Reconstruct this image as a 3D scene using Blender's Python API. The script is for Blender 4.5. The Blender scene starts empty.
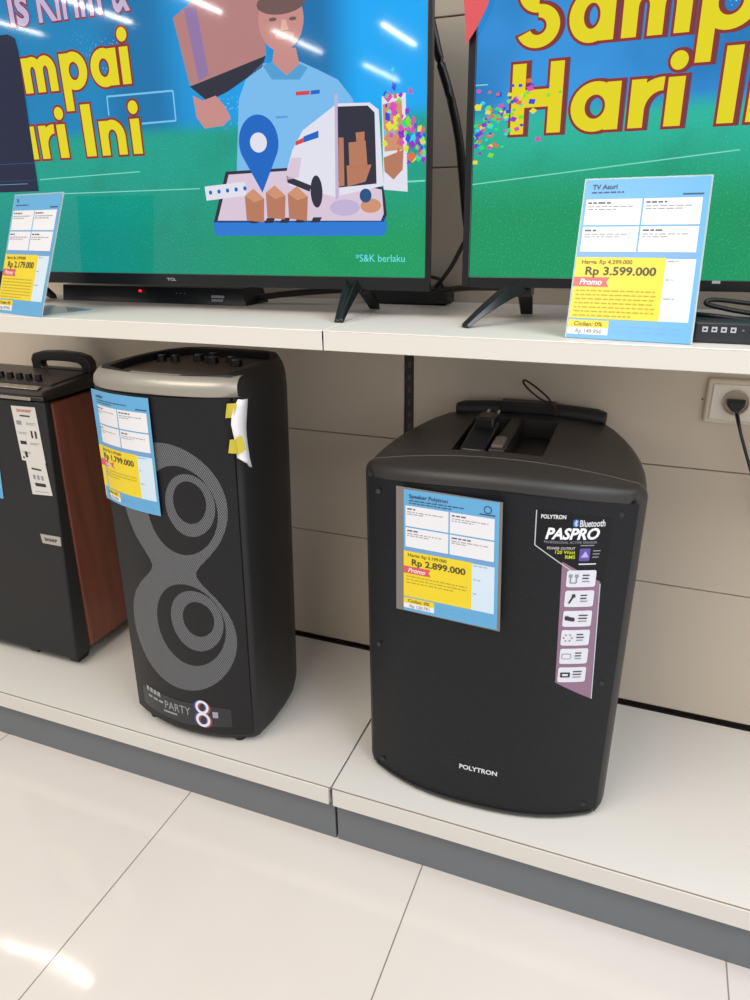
import bpy, bmesh, math, random
from mathutils import Vector, Matrix
R = math.radians
sc = bpy.context.scene
COL = sc.collection
random.seed(7)

# ------------------------------------------------------------------ camera
CAM = {'loc': (0.5311, -1.0441, 1.3136), 'right': [0.931213, 0.364171, -0.014878], 'up': [-0.124244, 0.355547, 0.926364], 'lens': 33.6303}
cd = bpy.data.cameras.new('camera'); cam = bpy.data.objects.new('camera', cd); COL.objects.link(cam)
cd.sensor_fit = 'HORIZONTAL'; cd.sensor_width = 36; cd.lens = CAM['lens']; cd.clip_start = .05
rx, ux = Vector(CAM['right']), Vector(CAM['up'])
bk = rx.cross(ux)
cam.matrix_world = Matrix(((rx.x, ux.x, bk.x, CAM['loc'][0]), (rx.y, ux.y, bk.y, CAM['loc'][1]),
                           (rx.z, ux.z, bk.z, CAM['loc'][2]), (0, 0, 0, 1)))
sc.camera = cam
# ------------------------------------------------------------------ light
sc.view_settings.view_transform = 'Standard'; sc.view_settings.look = 'None'
sc.view_settings.exposure = 0.0; sc.view_settings.gamma = 1; sc.view_settings.use_curve_mapping = False
w = bpy.data.worlds.new('store_light'); sc.world = w; w.use_nodes = True
bg = w.node_tree.nodes['Background']; bg.inputs[0].default_value = (1, .975, .955, 1); bg.inputs[1].default_value = .46

def lamp(x, y, z, sx, sy, power, color=(1, .97, .92), rot=(0, 0, 0)):
    l = bpy.data.lights.new('ceiling_or_fill_lamp', 'AREA'); l.shape = 'RECTANGLE'; l.size = sx; l.size_y = sy
    l.energy = power; l.color = color
    o = bpy.data.objects.new('ceiling_or_fill_lamp', l); COL.objects.link(o); o.location = (x, y, z); o.rotation_euler = rot
    return o
ZC = 2.97
lamp(-1.6, .96, ZC, 2.6, .032, 10, (1, .9, .72))                     # tube line above the gondola (seen mirrored in the floor)
for x, y0, y1 in ((-5.3, -4.7, -3.5), (-4.25, -4.7, -3.8), (-3.33, -4.75, -3.9), (-3.24, -6.6, -5.5), (-2.2, -6.7, -5.7), (-3.07, -8.6, -7.4)):
    lamp(x, (y0 + y1) / 2, ZC, .035, y1 - y0, 10)                    # rows of tubes deeper in the shop (mirrored in the screens)
lamp(-.9, -1.7, ZC, 2.4, 1.4, 68, (1, .915, .80))                    # panels over the aisle
lamp(2.4, -1.0, ZC, 1.6, 2.4, 104, (.86, .93, 1))                    # cooler panels to the right
lamp(3.9, -3.2, 1.7, 3.0, 2.4, 34, (.84, .92, 1), (R(90), 0, R(50)))   # unseen cool fill, added to brighten the wall from the front right

# ------------------------------------------------------------------ materials
def lin(h):
    h = h.lstrip('#'); c = [int(h[i:i + 2], 16) / 255 for i in (0, 2, 4)]
    return tuple(x / 12.92 if x < .04045 else ((x + .055) / 1.055) ** 2.4 for x in c) + (1,)
MATS = {}
def M(name, hexc, rough=.5, metal=0., spec=.5, bump=0., scale=200., emit=0., alpha=1.):
    if name in MATS: return MATS[name]
    m = bpy.data.materials.new(name); m.use_nodes = True; nt = m.node_tree; b = nt.nodes['Principled BSDF']
    c = lin(hexc)
    b.inputs['Base Color'].default_value = c if not emit else (0.004, 0.004, 0.004, 1)
    b.inputs['Roughness'].default_value = rough; b.inputs['Metallic'].default_value = metal
    b.inputs['Specular IOR Level'].default_value = spec
    if emit:
        b.inputs['Emission Color'].default_value = c; b.inputs['Emission Strength'].default_value = emit
    if alpha < 1: b.inputs['Alpha'].default_value = alpha
    if bump:
        n = nt.nodes.new('ShaderNodeTexNoise'); n.inputs['Scale'].default_value = scale
        tc = nt.nodes.new('ShaderNodeTexCoord'); nt.links.new(tc.outputs['Object'], n.inputs['Vector'])
        bp = nt.nodes.new('ShaderNodeBump'); bp.inputs['Strength'].default_value = bump; bp.inputs['Distance'].default_value = .002
        nt.links.new(n.outputs['Fac'], bp.inputs['Height']); nt.links.new(bp.outputs['Normal'], b.inputs['Normal'])
    MATS[name] = m
    return m

class NT:
    """small helper to write shader maths"""
    def __init__(s, name):
        s.m = bpy.data.materials.new(name); s.m.use_nodes = True; s.t = s.m.node_tree; s.b = s.t.nodes['Principled BSDF']
        tc = s.t.nodes.new('ShaderNodeTexCoord'); s.vec = tc.outputs['Object']
        sp = s.t.nodes.new('ShaderNodeSeparateXYZ'); s.t.links.new(s.vec, sp.inputs[0])
        s.x, s.y, s.z = sp.outputs
    def set(s, sock, v):
        if hasattr(v, 'is_linked'): s.t.links.new(v, sock)
        else: sock.default_value = v
    def op(s, o, a, b=0., c=0.):
        n = s.t.nodes.new('ShaderNodeMath'); n.operation = o
        for i, v in enumerate((a, b, c)): s.set(n.inputs[i], v)
        return n.outputs[0]
    def noise(s, scale, detail=2., rough=.5):
        n = s.t.nodes.new('ShaderNodeTexNoise'); s.t.links.new(s.vec, n.inputs['Vector'])
        n.inputs['Scale'].default_value = scale; n.inputs['Detail'].default_value = detail; n.inputs['Roughness'].default_value = rough
        return n.outputs['Fac']
    def voronoi(s, scale):
        n = s.t.nodes.new('ShaderNodeTexVoronoi'); s.t.links.new(s.vec, n.inputs['Vector']); n.inputs['Scale'].default_value = scale
        return n.outputs['Distance']
    def step(s, v, lo, hi):
        n = s.t.nodes.new('ShaderNodeMapRange'); n.interpolation_type = 'SMOOTHSTEP'; s.set(n.inputs[0], v)
        n.inputs[1].default_value = lo; n.inputs[2].default_value = hi
        return n.outputs[0]
    def mix(s, f, a, b):
        n = s.t.nodes.new('ShaderNodeMix'); n.data_type = 'RGBA'; s.set(n.inputs[0], f); s.set(n.inputs[6], a); s.set(n.inputs[7], b)
        return n.outputs[2]
    def bump(s, h, st=.2, dist=.002):
        n = s.t.nodes.new('ShaderNodeBump'); n.inputs['Strength'].default_value = st; n.inputs['Distance'].default_value = dist
        s.t.links.new(h, n.inputs['Height']); s.t.links.new(n.outputs['Normal'], s.b.inputs['Normal'])

# ------------------------------------------------------------------ mesh helpers
DG = bpy.context.evaluated_depsgraph_get
_tc = {}
def text_geo(s, bold=0., shear=0.):
    k = (s, round(bold, 4), shear)
    if k in _tc: return _tc[k]
    cu = bpy.data.curves.new('lettering', 'FONT'); cu.body = s; cu.size = 1; cu.offset = bold; cu.shear = shear; cu.resolution_u = 3
    ob = bpy.data.objects.new('lettering', cu); COL.objects.link(ob); bpy.context.view_layer.update()
    me = bpy.data.meshes.new_from_object(ob.evaluated_get(DG()))
    g = ([(v.co.x, v.co.y) for v in me.vertices], [tuple(p.vertices) for p in me.polygons])
    bpy.data.objects.remove(ob); bpy.data.curves.remove(cu); bpy.data.meshes.remove(me)
    _tc[k] = g
    return g

class MB:
    def __init__(s): s.v = []; s.f = []; s.i = []; s.mats = []
    def mi(s, m):
        if m not in s.mats: s.mats.append(m)
        return s.mats.index(m)
    def add(s, vs, fs, m):
        b = len(s.v); s.v += [tuple(v) for v in vs]; k = s.mi(m)
        for f in fs: s.f.append(tuple(b + j for j in f)); s.i.append(k)
    def poly(s, pts, m): s.add(pts, [tuple(range(len(pts)))], m)
    def grid(s, fn, nu, nv, m):
        vs = [fn(i / nu, j / nv) for j in range(nv + 1) for i in range(nu + 1)]
        s.add(vs, [(j * (nu + 1) + i, j * (nu + 1) + i + 1, (j + 1) * (nu + 1) + i + 1, (j + 1) * (nu + 1) + i) for j in range(nv) for i in range(nu)], m)
    def box(s, x0, x1, y0, y1, z0, z1, m, mat4=None):
        vs = [(x, y, z) for z in (z0, z1) for y in (y0, y1) for x in (x0, x1)]
        if mat4: vs = [tuple(mat4 @ Vector(v)) for v in vs]
        s.add(vs, [(0, 2, 3, 1), (4, 5, 7, 6), (0, 1, 5, 4), (1, 3, 7, 5), (3, 2, 6, 7), (2, 0, 4, 6)], m)
    def loft(s, secs, m, cap0=True, cap1=True, close=True):
        n = len(secs[0]); vs = [p for q in secs for p in q]; fs = []
        for k in range(len(secs) - 1):
            for i in range(n if close else n - 1):
                j = (i + 1) % n; fs.append((k * n + i, k * n + j, (k + 1) * n + j, (k + 1) * n + i))
        if cap0: fs.append(tuple(range(n))[::-1])
        if cap1: fs.append(tuple(range((len(secs) - 1) * n, len(secs) * n)))
        s.add(vs, fs, m)
    def prism(s, out, z0, z1, m): s.loft([[(x, y, z0) for x, y in out], [(x, y, z1) for x, y in out]], m)
    def slab(s, out, y0, y1, m):                                    # outline in x, z given a thickness in y
        s.loft([[(x, y1, z) for x, z in out], [(x, y0, z) for x, z in out]], m)
    def tube(s, path, r, m, n=8, flat=1.):
        path = [Vector(p) for p in path]; secs = []; up = Vector((0, 0, 1))
        for i, p in enumerate(path):
            t = (path[min(i + 1, len(path) - 1)] - path[max(i - 1, 0)]).normalized()
            a = t.cross(up if abs(t.z) < .95 else Vector((0, 1, 0))).normalized(); b = a.cross(t)
            rr = r[i] if isinstance(r, (list, tuple)) else r
            secs.append([tuple(p + a * rr * math.cos(2 * math.pi * k / n) + b * rr * flat * math.sin(2 * math.pi * k / n)) for k in range(n)])
        s.loft(secs, m)
    def cyl(s, c, r, h, m, n=20, axis='z', r2=None):
        r2 = r if r2 is None else r2; o = []
        for k, (rr, hh) in enumerate(((r, 0), (r2, h))):
            ring = []
            for i in range(n):
                a = 2 * math.pi * i / n; u, v = rr * math.cos(a), rr * math.sin(a)
                d = {'z': (u, v, hh), 'y': (u, hh, v), 'x': (hh, u, v)}[axis]
                ring.append((c[0] + d[0], c[1] + d[1], c[2] + d[2]))
            o.append(ring)
        s.loft(o, m)
    def text(s, t, x0, x1, zb, cap, put, m, bold=.0, extra=0., shear=0.):
        g = text_geo(t, bold, shear); hv = text_geo('H', bold)[0]; h0 = min(v[1] for v in hv); h1 = max(v[1] for v in hv)
        a0 = min(v[0] for v in g[0]); a1 = max(v[0] for v in g[0]); sz = cap / (h1 - h0); sx = (x1 - x0) / (a1 - a0) if x1 is not None else sz
        if extra: g = text_geo(t, bold + extra, shear)
        s.add([put(x0 + (v[0] - a0) * sx, zb + (v[1] - h0) * sz) for v in g[0]], g[1], m)
    def build(s, name, parent=None, bevel=0., seg=3, smooth=0., post=None, ang=30):
        me = bpy.data.meshes.new(name); vs = [post(*v) for v in s.v] if post else s.v
        me.from_pydata(vs, [], s.f)
        for m in s.mats: me.materials.append(m)
        me.polygons.foreach_set('material_index', s.i); me.update()
        if smooth:
            me.polygons.foreach_set('use_smooth', [True] * len(me.polygons)); me.set_sharp_from_angle(angle=R(smooth))
        o = bpy.data.objects.new(name, me); COL.objects.link(o)
        if parent: o.parent = parent
        if bevel:
            b = o.modifiers.new('bevel', 'BEVEL'); b.width = bevel; b.segments = seg; b.limit_method = 'ANGLE'; b.angle_limit = R(ang)
            if not smooth: me.polygons.foreach_set('use_smooth', [True] * len(me.polygons)); me.set_sharp_from_angle(angle=R(35))
        return o

def recalc(o):
    bm = bmesh.new(); bm.from_mesh(o.data); bmesh.ops.recalc_face_normals(bm, faces=bm.faces); bm.to_mesh(o.data); bm.free()
def cut(o, cutter):
    recalc(o); recalc(cutter)
    b = o.modifiers.new('cut', 'BOOLEAN'); b.object = cutter; b.operation = 'DIFFERENCE'; b.solver = 'EXACT'
    bpy.context.view_layer.update()
    me = bpy.data.meshes.new_from_object(o.evaluated_get(DG())); o.modifiers.clear(); o.data = me; bpy.data.objects.remove(cutter)
    me.polygons.foreach_set('use_smooth', [True] * len(me.polygons)); me.set_sharp_from_angle(angle=R(32))
def tag(o, label, cat, group=None):
    o['label'] = label; o['category'] = cat
    if group: o['group'] = group
    return o
def thing(name, label, cat, loc=(0, 0, 0), rz=0., group=None):
    o = bpy.data.objects.new(name, None); COL.objects.link(o); o.location = loc; o.rotation_euler = (0, 0, rz); o.empty_display_size = .05
    return tag(o, label, cat, group)

Z0 = .1687            # top of the base deck
ZT = Z0 + .9637       # top of the television shelf
YW = .5197            # face of the back panels
YT = .058             # front edge of the television shelf

# ------------------------------------------------------------------ floor
n = NT('polished_porcelain_tile')
def grout(c, off):
    f = n.op('FRACT', n.op('DIVIDE', n.op('SUBTRACT', c, off), .6)); d = n.op('MINIMUM', f, n.op('SUBTRACT', 1., f))
    return n.op('LESS_THAN', d, .0024)
g = n.op('MAXIMUM', grout(n.x, -.3968), grout(n.y, .06))
ns = n.noise(3., 3.); tile = n.mix(ns, lin('#d6cec7'), lin('#e0d8d1'))
n.set(n.b.inputs['Base Color'], n.mix(g, tile, lin('#8d8176')))
n.set(n.b.inputs['Roughness'], n.op('MULTIPLY_ADD', g, .5, .07)); n.b.inputs['Specular IOR Level'].default_value = .5
n.bump(n.noise(5.5, 1.), .055, .02)
m = MB(); m.box(-7, 5, -9, 1.6, -.05, 0, n.m)
o = m.build('floor'); o['kind'] = 'structure'

# ------------------------------------------------------------------ gondola
cream = M('powder_coated_cream_steel', '#dad6cf', .55, spec=.3, bump=.03, scale=900)
panel_m = M('cream_back_panel_steel', '#cdbfae', .5, spec=.35, bump=.03, scale=900)
kick_m = M('grey_kick_plate_steel', '#6d7176', .5)
dark_m = M('dark_steel', '#1c1917', .5)
edge_m = M('bare_edge_line', '#8a7a66', .6)
SEAMS = [.006, .3462, .6322, .934, 1.2357, 1.502, 1.79]
BAYS = ((-1, -1.6, -.002, 'left', 'under the tower speaker'), (1, .002, 1.6, 'right', 'under the wide black speaker'))
ROWS = ('lowest', 'second lowest', 'third', 'fourth', 'fifth', 'topmost')
for side, x0, x1, words, under in BAYS:
    cx = (x0 + x1) / 2; a, b = x0 - cx, x1 - cx
    u = thing('base_deck', 'cream steel base deck with grey kick plate, %s' % under, 'shelf', (cx, 0, 0))
    m = MB(); m.box(a, b, .004, .511, Z0 - .008, Z0, cream); m.box(a + (.003 if side > 0 else 0), b - (.003 if side < 0 else 0), 0, .012, Z0 - .0464, Z0 - .0015, cream)
    m.box(a, b, .0022, .01, Z0 - .004, Z0 - .0002, edge_m); m.build('deck_sheet', u, bevel=.0008, seg=1)
    m = MB(); m.box(a, b, .5115, .519, Z0 - .03, Z0 + .001, dark_m); m.build('gap_shade_strip', u)  # dark strip standing for the shade in the gap behind the deck
    m = MB(); m.box(a + .001, b - .001, .025, .04, .0, Z0 - .03, kick_m); m.build('kick_plate', u)
    for k in range(len(SEAMS) - 1):
        g0 = .0035 if (k == 2 and side > 0) else .0012
        ga, gb = (a, b - .0105) if side < 0 else (a + .0105, b)
        m = MB(); m.box(ga, gb, YW, YW + .012, Z0 + SEAMS[k] + (.0012 if k else .005), Z0 + SEAMS[k + 1] - g0, panel_m)
        m.box(ga, gb, YW + .004, YW + .012, Z0 + SEAMS[k + 1] - g0 - .001, Z0 + SEAMS[k + 1] + .0008, edge_m)
        if side > 0 and k == 2: h = (0.6391, 0.5197, 0.9524); m.cyl((h[0] - cx, YW - .0004, h[2]), .0022, .001, dark_m, 10, 'y')
        o = m.build('back_panel', None, bevel=.0012, seg=2); o.location.x = cx
        tag(o, '%s cream back panel of the %s bay, %s television shelf' % (ROWS[k], words, 'below the' if k < 3 else 'just behind the' if k == 3 else 'above the'), 'panel', 'cream back panels of the shelving')
m = MB(); m.box(-1.7, 1.7, .60, .62, 0, Z0 + 1.79, M('plain_back_sheet', '#8b8178', .6)); o = m.build('unseen_back_sheet'); o['kind'] = 'structure'  # unseen sheet added behind the bays, also stops light leaking through
m = MB()
m.box(-.0098, .0098, YW + .006, YW + .05, 0, Z0 + 1.8, dark_m)
slot_m = M('slot_brown_steel', '#4a3f36', .5)  # slots drawn in a lighter brown than the upright
for k in range(60): m.box(-.0035, .0035, YW + .0045, YW + .008, Z0 + .03 + k * .03, Z0 + .043 + k * .03, slot_m)
tag(m.build('slotted_upright'), 'dark slotted steel upright between the two bays, behind the wide black speaker', 'upright')
for side, x0, x1 in ((-1, -1.0, -.0015), (1, .0015, 1.6)):
    t = thing('display_shelf', 'cream steel shelf board holding the %s television' % ('left' if side < 0 else 'right'), 'shelf', ((x0 + x1) / 2, 0, ZT), group=None)
    cx = (x0 + x1) / 2; a, b = x0 - cx, x1 - cx
    m = MB(); m.box(a, b, YT + .001, YW - .001, -.02, 0, cream); m.build('shelf_board', t, bevel=.001, seg=1)
    m = MB(); m.box(a, b, YT, YT + .016, -.034, -.0012, cream); m.box(a, b, YT - .0006, YT + .004, -.0016, .0002, M('painted_edge_highlight', '#f4efe6', .3)); m.build('front_lip', t, bevel=.001, seg=2)  # bright strip paints the highlight onto the top edge of the lip

# ------------------------------------------------------------------ televisions
bezel_m = M('glossy_black_bezel', '#141417', .25)
tvback_m = M('matte_black_back', '#0d0d0f', .5)
steel_edge = M('grey_bezel_edge', '#5a5e66', .3, .6)
def screen_material(name, xs, big):
    n = NT(name)
    gr = n.noise(9., 4.); fine = n.noise(300., 2., .7)
    zb = .335 if big else .345                                      # where the pitch meets the stands
    field = n.mix(n.step(n.x, xs[0], xs[1]), lin('#008a80'), lin('#00985a'))
    if big: field = n.mix(n.step(n.z, .17, .33), lin('#00935c'), lin('#1cb49c'))
    else: field = n.mix(n.step(n.z, .12, .30), field, lin('#009c88'))
    field = n.mix(n.op('MULTIPLY', n.step(fine, .5, .8), .35), field, lin('#5fd0a8'))
    field = n.mix(n.op('MULTIPLY', n.step(gr, .5, .8), .35), field, lin('#007a58'))
    sky = n.mix(n.step(n.x, xs[0], xs[1]), lin('#007fb6'), lin('#00a6f4'))
    if big: sky = n.mix(n.step(n.noise(5., 2.), .35, .7), lin('#2f93dd'), lin('#0f74b8'))
    else:
        band = n.op('SUBTRACT', 1., n.step(n.op('ABSOLUTE', n.op('SUBTRACT', n.x, .33)), .02, .11))
        sky = n.mix(n.op('MULTIPLY', band, .75), sky, lin('#005288'))
        band = n.op('SUBTRACT', 1., n.step(n.op('ABSOLUTE', n.op('SUBTRACT', n.x, -.03)), .03, .12))
        sky = n.mix(n.op('MULTIPLY', band, .6), sky, lin('#00588c'))
    sky = n.mix(n.op('MULTIPLY', n.step(n.noise(3.4, 2.), .5, .75), .7), sky, lin('#005f9e'))
    sp = n.op('MULTIPLY', n.op('LESS_THAN', n.voronoi(190.), .2), n.step(n.noise(4.5, 2.), .56, .68))
    sky = n.mix(n.op('MULTIPLY', sp, .7), sky, lin('#b9e2fa'))
    c = n.mix(n.step(n.z, zb - .02, zb + .015), field, sky)
    n.b.inputs['Base Color'].default_value = (.004, .004, .004, 1); n.set(n.b.inputs['Emission Color'], c)
    n.b.inputs['Emission Strength'].default_value = 1.; n.b.inputs['Roughness'].default_value = .045; n.b.inputs['Specular IOR Level'].default_value = .5
    return n.m
def E(name, h, s=.95): return M(name, h, .045, emit=s)
YS = .2365
YEL = E('screen_yellow', '#e6d80c'); RED = E('screen_dark_red', '#8d2a2e'); WHT = E('screen_white', '#e4e4f2'); LIL = E('screen_lilac', '#c3b4d8')
NAV = E('screen_navy', '#161f3d', .9); SKIN = E('screen_skin', '#c98d88'); SKIN2 = E('screen_skin_light', '#dfaea0'); BOXC = E('screen_box_brown', '#b57f7e')
TAPE = E('screen_tape_purple', '#9275a8'); SHIRT = E('screen_shirt', '#79bdf0'); SHIRT2 = E('screen_shirt_fold', '#4f9fd6'); HAIR = E('screen_hair', '#6e5452')
PIN = E('screen_pin_blue', '#0064c4'); DRK = E('screen_dark', '#26263a'); CARD = E('screen_carton', '#b9795c'); CARD2 = E('screen_carton_light', '#d0936f')
SLAB = E('screen_slab_blue', '#2178d6'); PINK = E('screen_pale_pink', '#dcc8dc'); LINE = E('screen_line', '#7fdcc8'); LINB = E('screen_line_blue', '#79c6ee')
REDL = E('screen_logo_red', '#d8414c'); CYA = E('screen_cyan', '#74e6f2'); DEEP = E('screen_deep_blue', '#14507f')  # deep blue for thin lines and small marks in the picture
CONF = [E('confetti_%d' % i, h) for i, h in enumerate(('#e8e13a', '#1fe07a', '#2b4be0', '#d84fc0', '#e0704a', '#38d6e6', '#8a36c8', '#7de23a'))]

def layer(m, pts, mat, l, y=YS):
    if sum(a[0] * b[1] - b[0] * a[1] for a, b in zip(pts, pts[1:] + pts[:1])) < 0: pts = pts[::-1]
    m.poly([(x, y - .0002 - .0002 * l, z) for x, z in pts], mat)
def ell(c, r, n=24, a0=0., a1=2 * math.pi): return [(c[0] + r[0] * math.cos(a0 + (a1 - a0) * i / n), c[1] + r[1] * math.sin(a0 + (a1 - a0) * i / n)) for i in range(n)]
def ellp(c, e, f, n=24): return ell(c, (abs(e[0] - c[0]), abs(f[1] - c[1])), n)
def puts(l): return lambda x, z: (x, YS - .0002 - .0002 * l, z)

def make_tv(name, label, cx, W, H, zb, bz, scr, sb):
    t = thing(name, label, 'television', (cx, 0, ZT)); x0, x1 = -W / 2, W / 2
    m = MB()                                                        # bezel ring
    yo = .232
    xi0, xi1, zi0, zi1 = scr
    for q in ((x0, xi0, zb, zb + H), (xi1, x1, zb, zb + H), (xi0, xi1, zb, zi0), (xi0, xi1, zi1, zb + H)):
        m.box(q[0], q[1], yo, .2445, q[2], q[3], bezel_m)
    m.box(xi0 - .0012, xi0, yo - .0008, yo + .001, zi0, zi1, steel_edge); m.box(xi1, xi1 + .0012, yo - .0008, yo + .001, zi0, zi1, steel_edge)
    m.box(xi0, xi1, yo - .0008, yo + .001, zi0 - .0012, zi0, steel_edge)
    m.build('bezel', t, bevel=.0015, seg=2)
    m = MB(); m.box(x0 + .012, x1 - .012, .2447, .262, zb + .003, zb + H - .012, tvback_m)
    m.loft([[(x0 + .12, .262, zb + .01), (x1 - .12, .262, zb + .01), (x1 - .12, .262, zb + H * .6), (x0 + .12, .262, zb + H * .6)],
            [(x0 + .15, .305, zb + .03), (x1 - .15, .305, zb + .03), (x1 - .15, .305, zb + H * .5), (x0 + .15, .305, zb + H * .5)]], tvback_m)
    m.build('back_shell', t, bevel=.004, seg=2)
    m = MB(); m.box(xi0, xi1, YS, .244, zi0, zi1, sb)
    return t, m
def tv_leg(t, x, dx):
    top = Vector((x, .255, .058)); m = MB()
    def arm(tip, w0, w1, h0, h1, y0):
        a = Vector((x, y0, .056)); b = Vector(tip); d = (b - a); sd = d.cross(Vector((0, 0, 1))).normalized(); secs = []
        for k in range(7):
            f = k / 6; c = a.lerp(b, f) + Vector((0, 0, .004 * math.sin(f * math.pi))); ww = w0 + (w1 - w0) * f; hh = h0 + (h1 - h0) * f
            secs.append([tuple(c + sd * ww), tuple(c + sd * ww * .8 + Vector((0, 0, hh))), tuple(c + sd * ww * .2 + Vector((0, 0, hh * .55))), tuple(c - sd * ww * .6 + Vector((0, 0, hh))), tuple(c - sd * ww)])
        m.loft(secs, bezel_m)
    arm((x + dx, .150, .0), .017, .0095, .026, .007, .250); arm((x + dx * .1, .350, .0), .015, .012, .022, .012, .262)
    m.box(x - .016, x + .016, .24, .275, .044, .075, bezel_m)
    return m.build('stand_leg', t, bevel=.0015, seg=2)

ta, sa = make_tv('television', 'television on the left shelf showing a delivery van and courier on a green pitch', -.423, 1.118, .656, .0508,
                 .024, (-.551, .5505, .0745, .69), screen_material('left_screen_picture', (-.25, .45), False))
tv_leg(ta, .405, .008); tv_leg(ta, -.455, -.008)
m = sa
pa = lambda pts, mat, l: layer(m, pts, mat, l)
pa([(-.551, .2405), (-.3265, .2405), (-.3145, .50), (-.318, .522), (-.335, .53), (-.551, .53)], NAV, 9)
m.text('TV', -.545, -.53, .53 - .14, .012, puts(10), LIL); m.box(-.551, -.354, YS - .0026, YS - .0024, .2555, .2562, LINB)
for q in ((-.551, -.327, .295, .2965), (-.551, -.330, .262, .2628)): m.box(q[0], q[1], YS - .0026, YS - .0024, q[2], q[3], DEEP)
def word(s, u0, u1, zb, cap, l=6, bold=.035, fill=YEL, edge=RED, sh=.006):
    m.text(s, u0, u1, zb, cap, puts(l + 1), edge, bold, .03)
    m.text(s, u0, u1, zb, cap, puts(l + 2), fill, bold)
def glyph(ch, u0, u1, zb, cap, l=6, d=.0042, sh=.0):
    """one rounded heavy letter built from bars, rings and discs, with a dark red rim (and a side drop of sh)"""
    W = u1 - u0; xh = cap * .66; s = cap * .215; P_ = []
    bar = lambda a, b, c, e: P_.append(('bar', a, b, c, e))
    ring = lambda cx, cz, rx, rz, a0=0, a1=360, t=None: P_.append(('ring', cx, cz, rx, rz, a0, a1, t or s))
    if ch == 'H': bar(0, s, 0, cap); bar(W - s, W, 0, cap); bar(s * .5, W - s * .5, cap * .38, cap * .63)
    elif ch == 'I': bar(0, W, 0, cap)
    elif ch == 'i': bar(0, W, 0, xh); P_.append(('disc', W / 2, cap * .87, cap * .125, cap * .125))
    elif ch in 'ap':
        ring(W * .5, xh / 2, W * .5, xh * .53)
        bar(W - s, W, 0, xh) if ch == 'a' else bar(0, s, -cap * .40, xh)
    elif ch == 'n': bar(0, s, 0, xh); r_ = W / 2; ring(W / 2, xh - r_, r_, r_ * 1.04, 0, 180); bar(W - s, W, 0, xh - r_)
    elif ch == 'm':
        s = min(s, W * .24); bar(0, s, 0, xh); w2 = (W + s) / 2
        for q in (0, W - w2): ring(q + w2 / 2, xh - w2 / 2, w2 / 2, w2 * .52, 0, 180, s); bar(q + w2 - s, q + w2, 0, xh - w2 / 2)
    elif ch == 'r': bar(0, s, 0, xh); ring(W, xh - W * .95, W, W * .98, 88, 180, s)
    elif ch == 'S':
        ring(W * .5, cap * .735, W * .47, cap * .285, 25, 270, s * .95); ring(W * .5, cap * .27, W * .5, cap * .29, -155, 90, s * .95)
    def lay(dx, dd, mat, ll):
        for k, q in enumerate(P_):
            pu = puts(ll + .18 * k)
            if q[0] == 'bar': m.add([pu(u0 + dx + x, zb + z) for x, z in ((q[1] - dd, q[3] - dd), (q[2] + dd, q[3] - dd), (q[2] + dd, q[4] + dd), (q[1] - dd, q[4] + dd))], [(0, 1, 2, 3)], mat)
            elif q[0] == 'disc': m.add([pu(u0 + dx + x, zb + z) for x, z in ell((q[1], q[2]), (q[3] + dd, q[4] + dd), 20)], [tuple(range(20))], mat)
            else:
                _, cx, cz, rx, rz, a0, a1, t = q; N = 30; vs = []
                ext = 0 if a1 - a0 >= 360 else math.degrees(dd / max(rx, rz)) * (1 if ch == 'S' or ch == 'r' else 0)
                for i in range(N + 1):
                    a = R(a0 - ext + (a1 - a0 + 2 * ext) * i / N)
                    for kx, kz in ((rx + dd, rz + dd), (max(rx - t - dd, .001), max(rz - t * .85 - dd, .001))): vs.append(pu(u0 + dx + cx + kx * math.cos(a), zb + cz + kz * math.sin(a)))
                m.add(vs, [(2 * i, 2 * i + 2, 2 * i + 3, 2 * i + 1) for i in range(N)], mat)
    if sh:
        lay(sh, d, RED2, l); lay(sh * .5, d, RED2, l)
    lay(0, d, RED, l + 1); lay(0, 0, YEL, l + 2)
RED2 = E('screen_plum', '#6e4152')
zb1, zb2 = 0.4238, 0.3022
for s, u0, u1 in (('m', -0.3136, -0.2265), ('p', -0.2146, -0.1491), ('a', -0.1397, -0.0748), ('i', -0.0665, -0.0459)): glyph(s, u0, u1, zb1, .094)
for s, u0, u1 in (('a', -0.3881, -0.3099), ('r', -0.2984, -0.2574), ('i', -0.2494, -0.2268), ('I', -0.1803, -0.156), ('n', -0.1402, -0.0773), ('i', -0.0623, -0.0404)): glyph(s, u0, u1, zb2, .094)
zt = 0.5411
word('is', -0.3231, -0.2719, zt, .075, 6, .02, LIL, RED, .001); word('Kirim', -0.2488, -0.093, zt, .075, 6, .02, LIL, RED, .001); word('&', -0.068, -0.029, zt, .075, 6, .02, LIL, RED, .001)
m.text('*S&K berlaku', 0.4137, 0.5111, 0.1014, .0125, puts(6), CYA)
# goal and pitch lines
def seg(pts, wd, mat, l):
    for a, b in zip(pts[:-1], pts[1:]):
        d = Vector((b[0] - a[0], b[1] - a[1])); nn = Vector((-d.y, d.x)).normalized() * wd
        pa([(a[0] - nn.x, a[1] - nn.y), (b[0] - nn.x, b[1] - nn.y), (b[0] + nn.x, b[1] + nn.y), (a[0] + nn.x, a[1] + nn.y)], mat, l)
seg([(-0.1126, 0.3731), (-0.111, 0.4061), (0.0454, 0.406), (0.0449, 0.3557), (-0.0353, 0.3548)], .0016, LINB, 1)
seg([(-0.3327, 0.2338), (0.084, 0.2351)], .0009, LINE, 1); seg([(-0.3196, 0.2631), (-0.0548, 0.27)], .0009, LINE, 1); seg([(0.5146, 0.2353), (0.5478, 0.2359)], .0014, LINE, 1)
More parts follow.
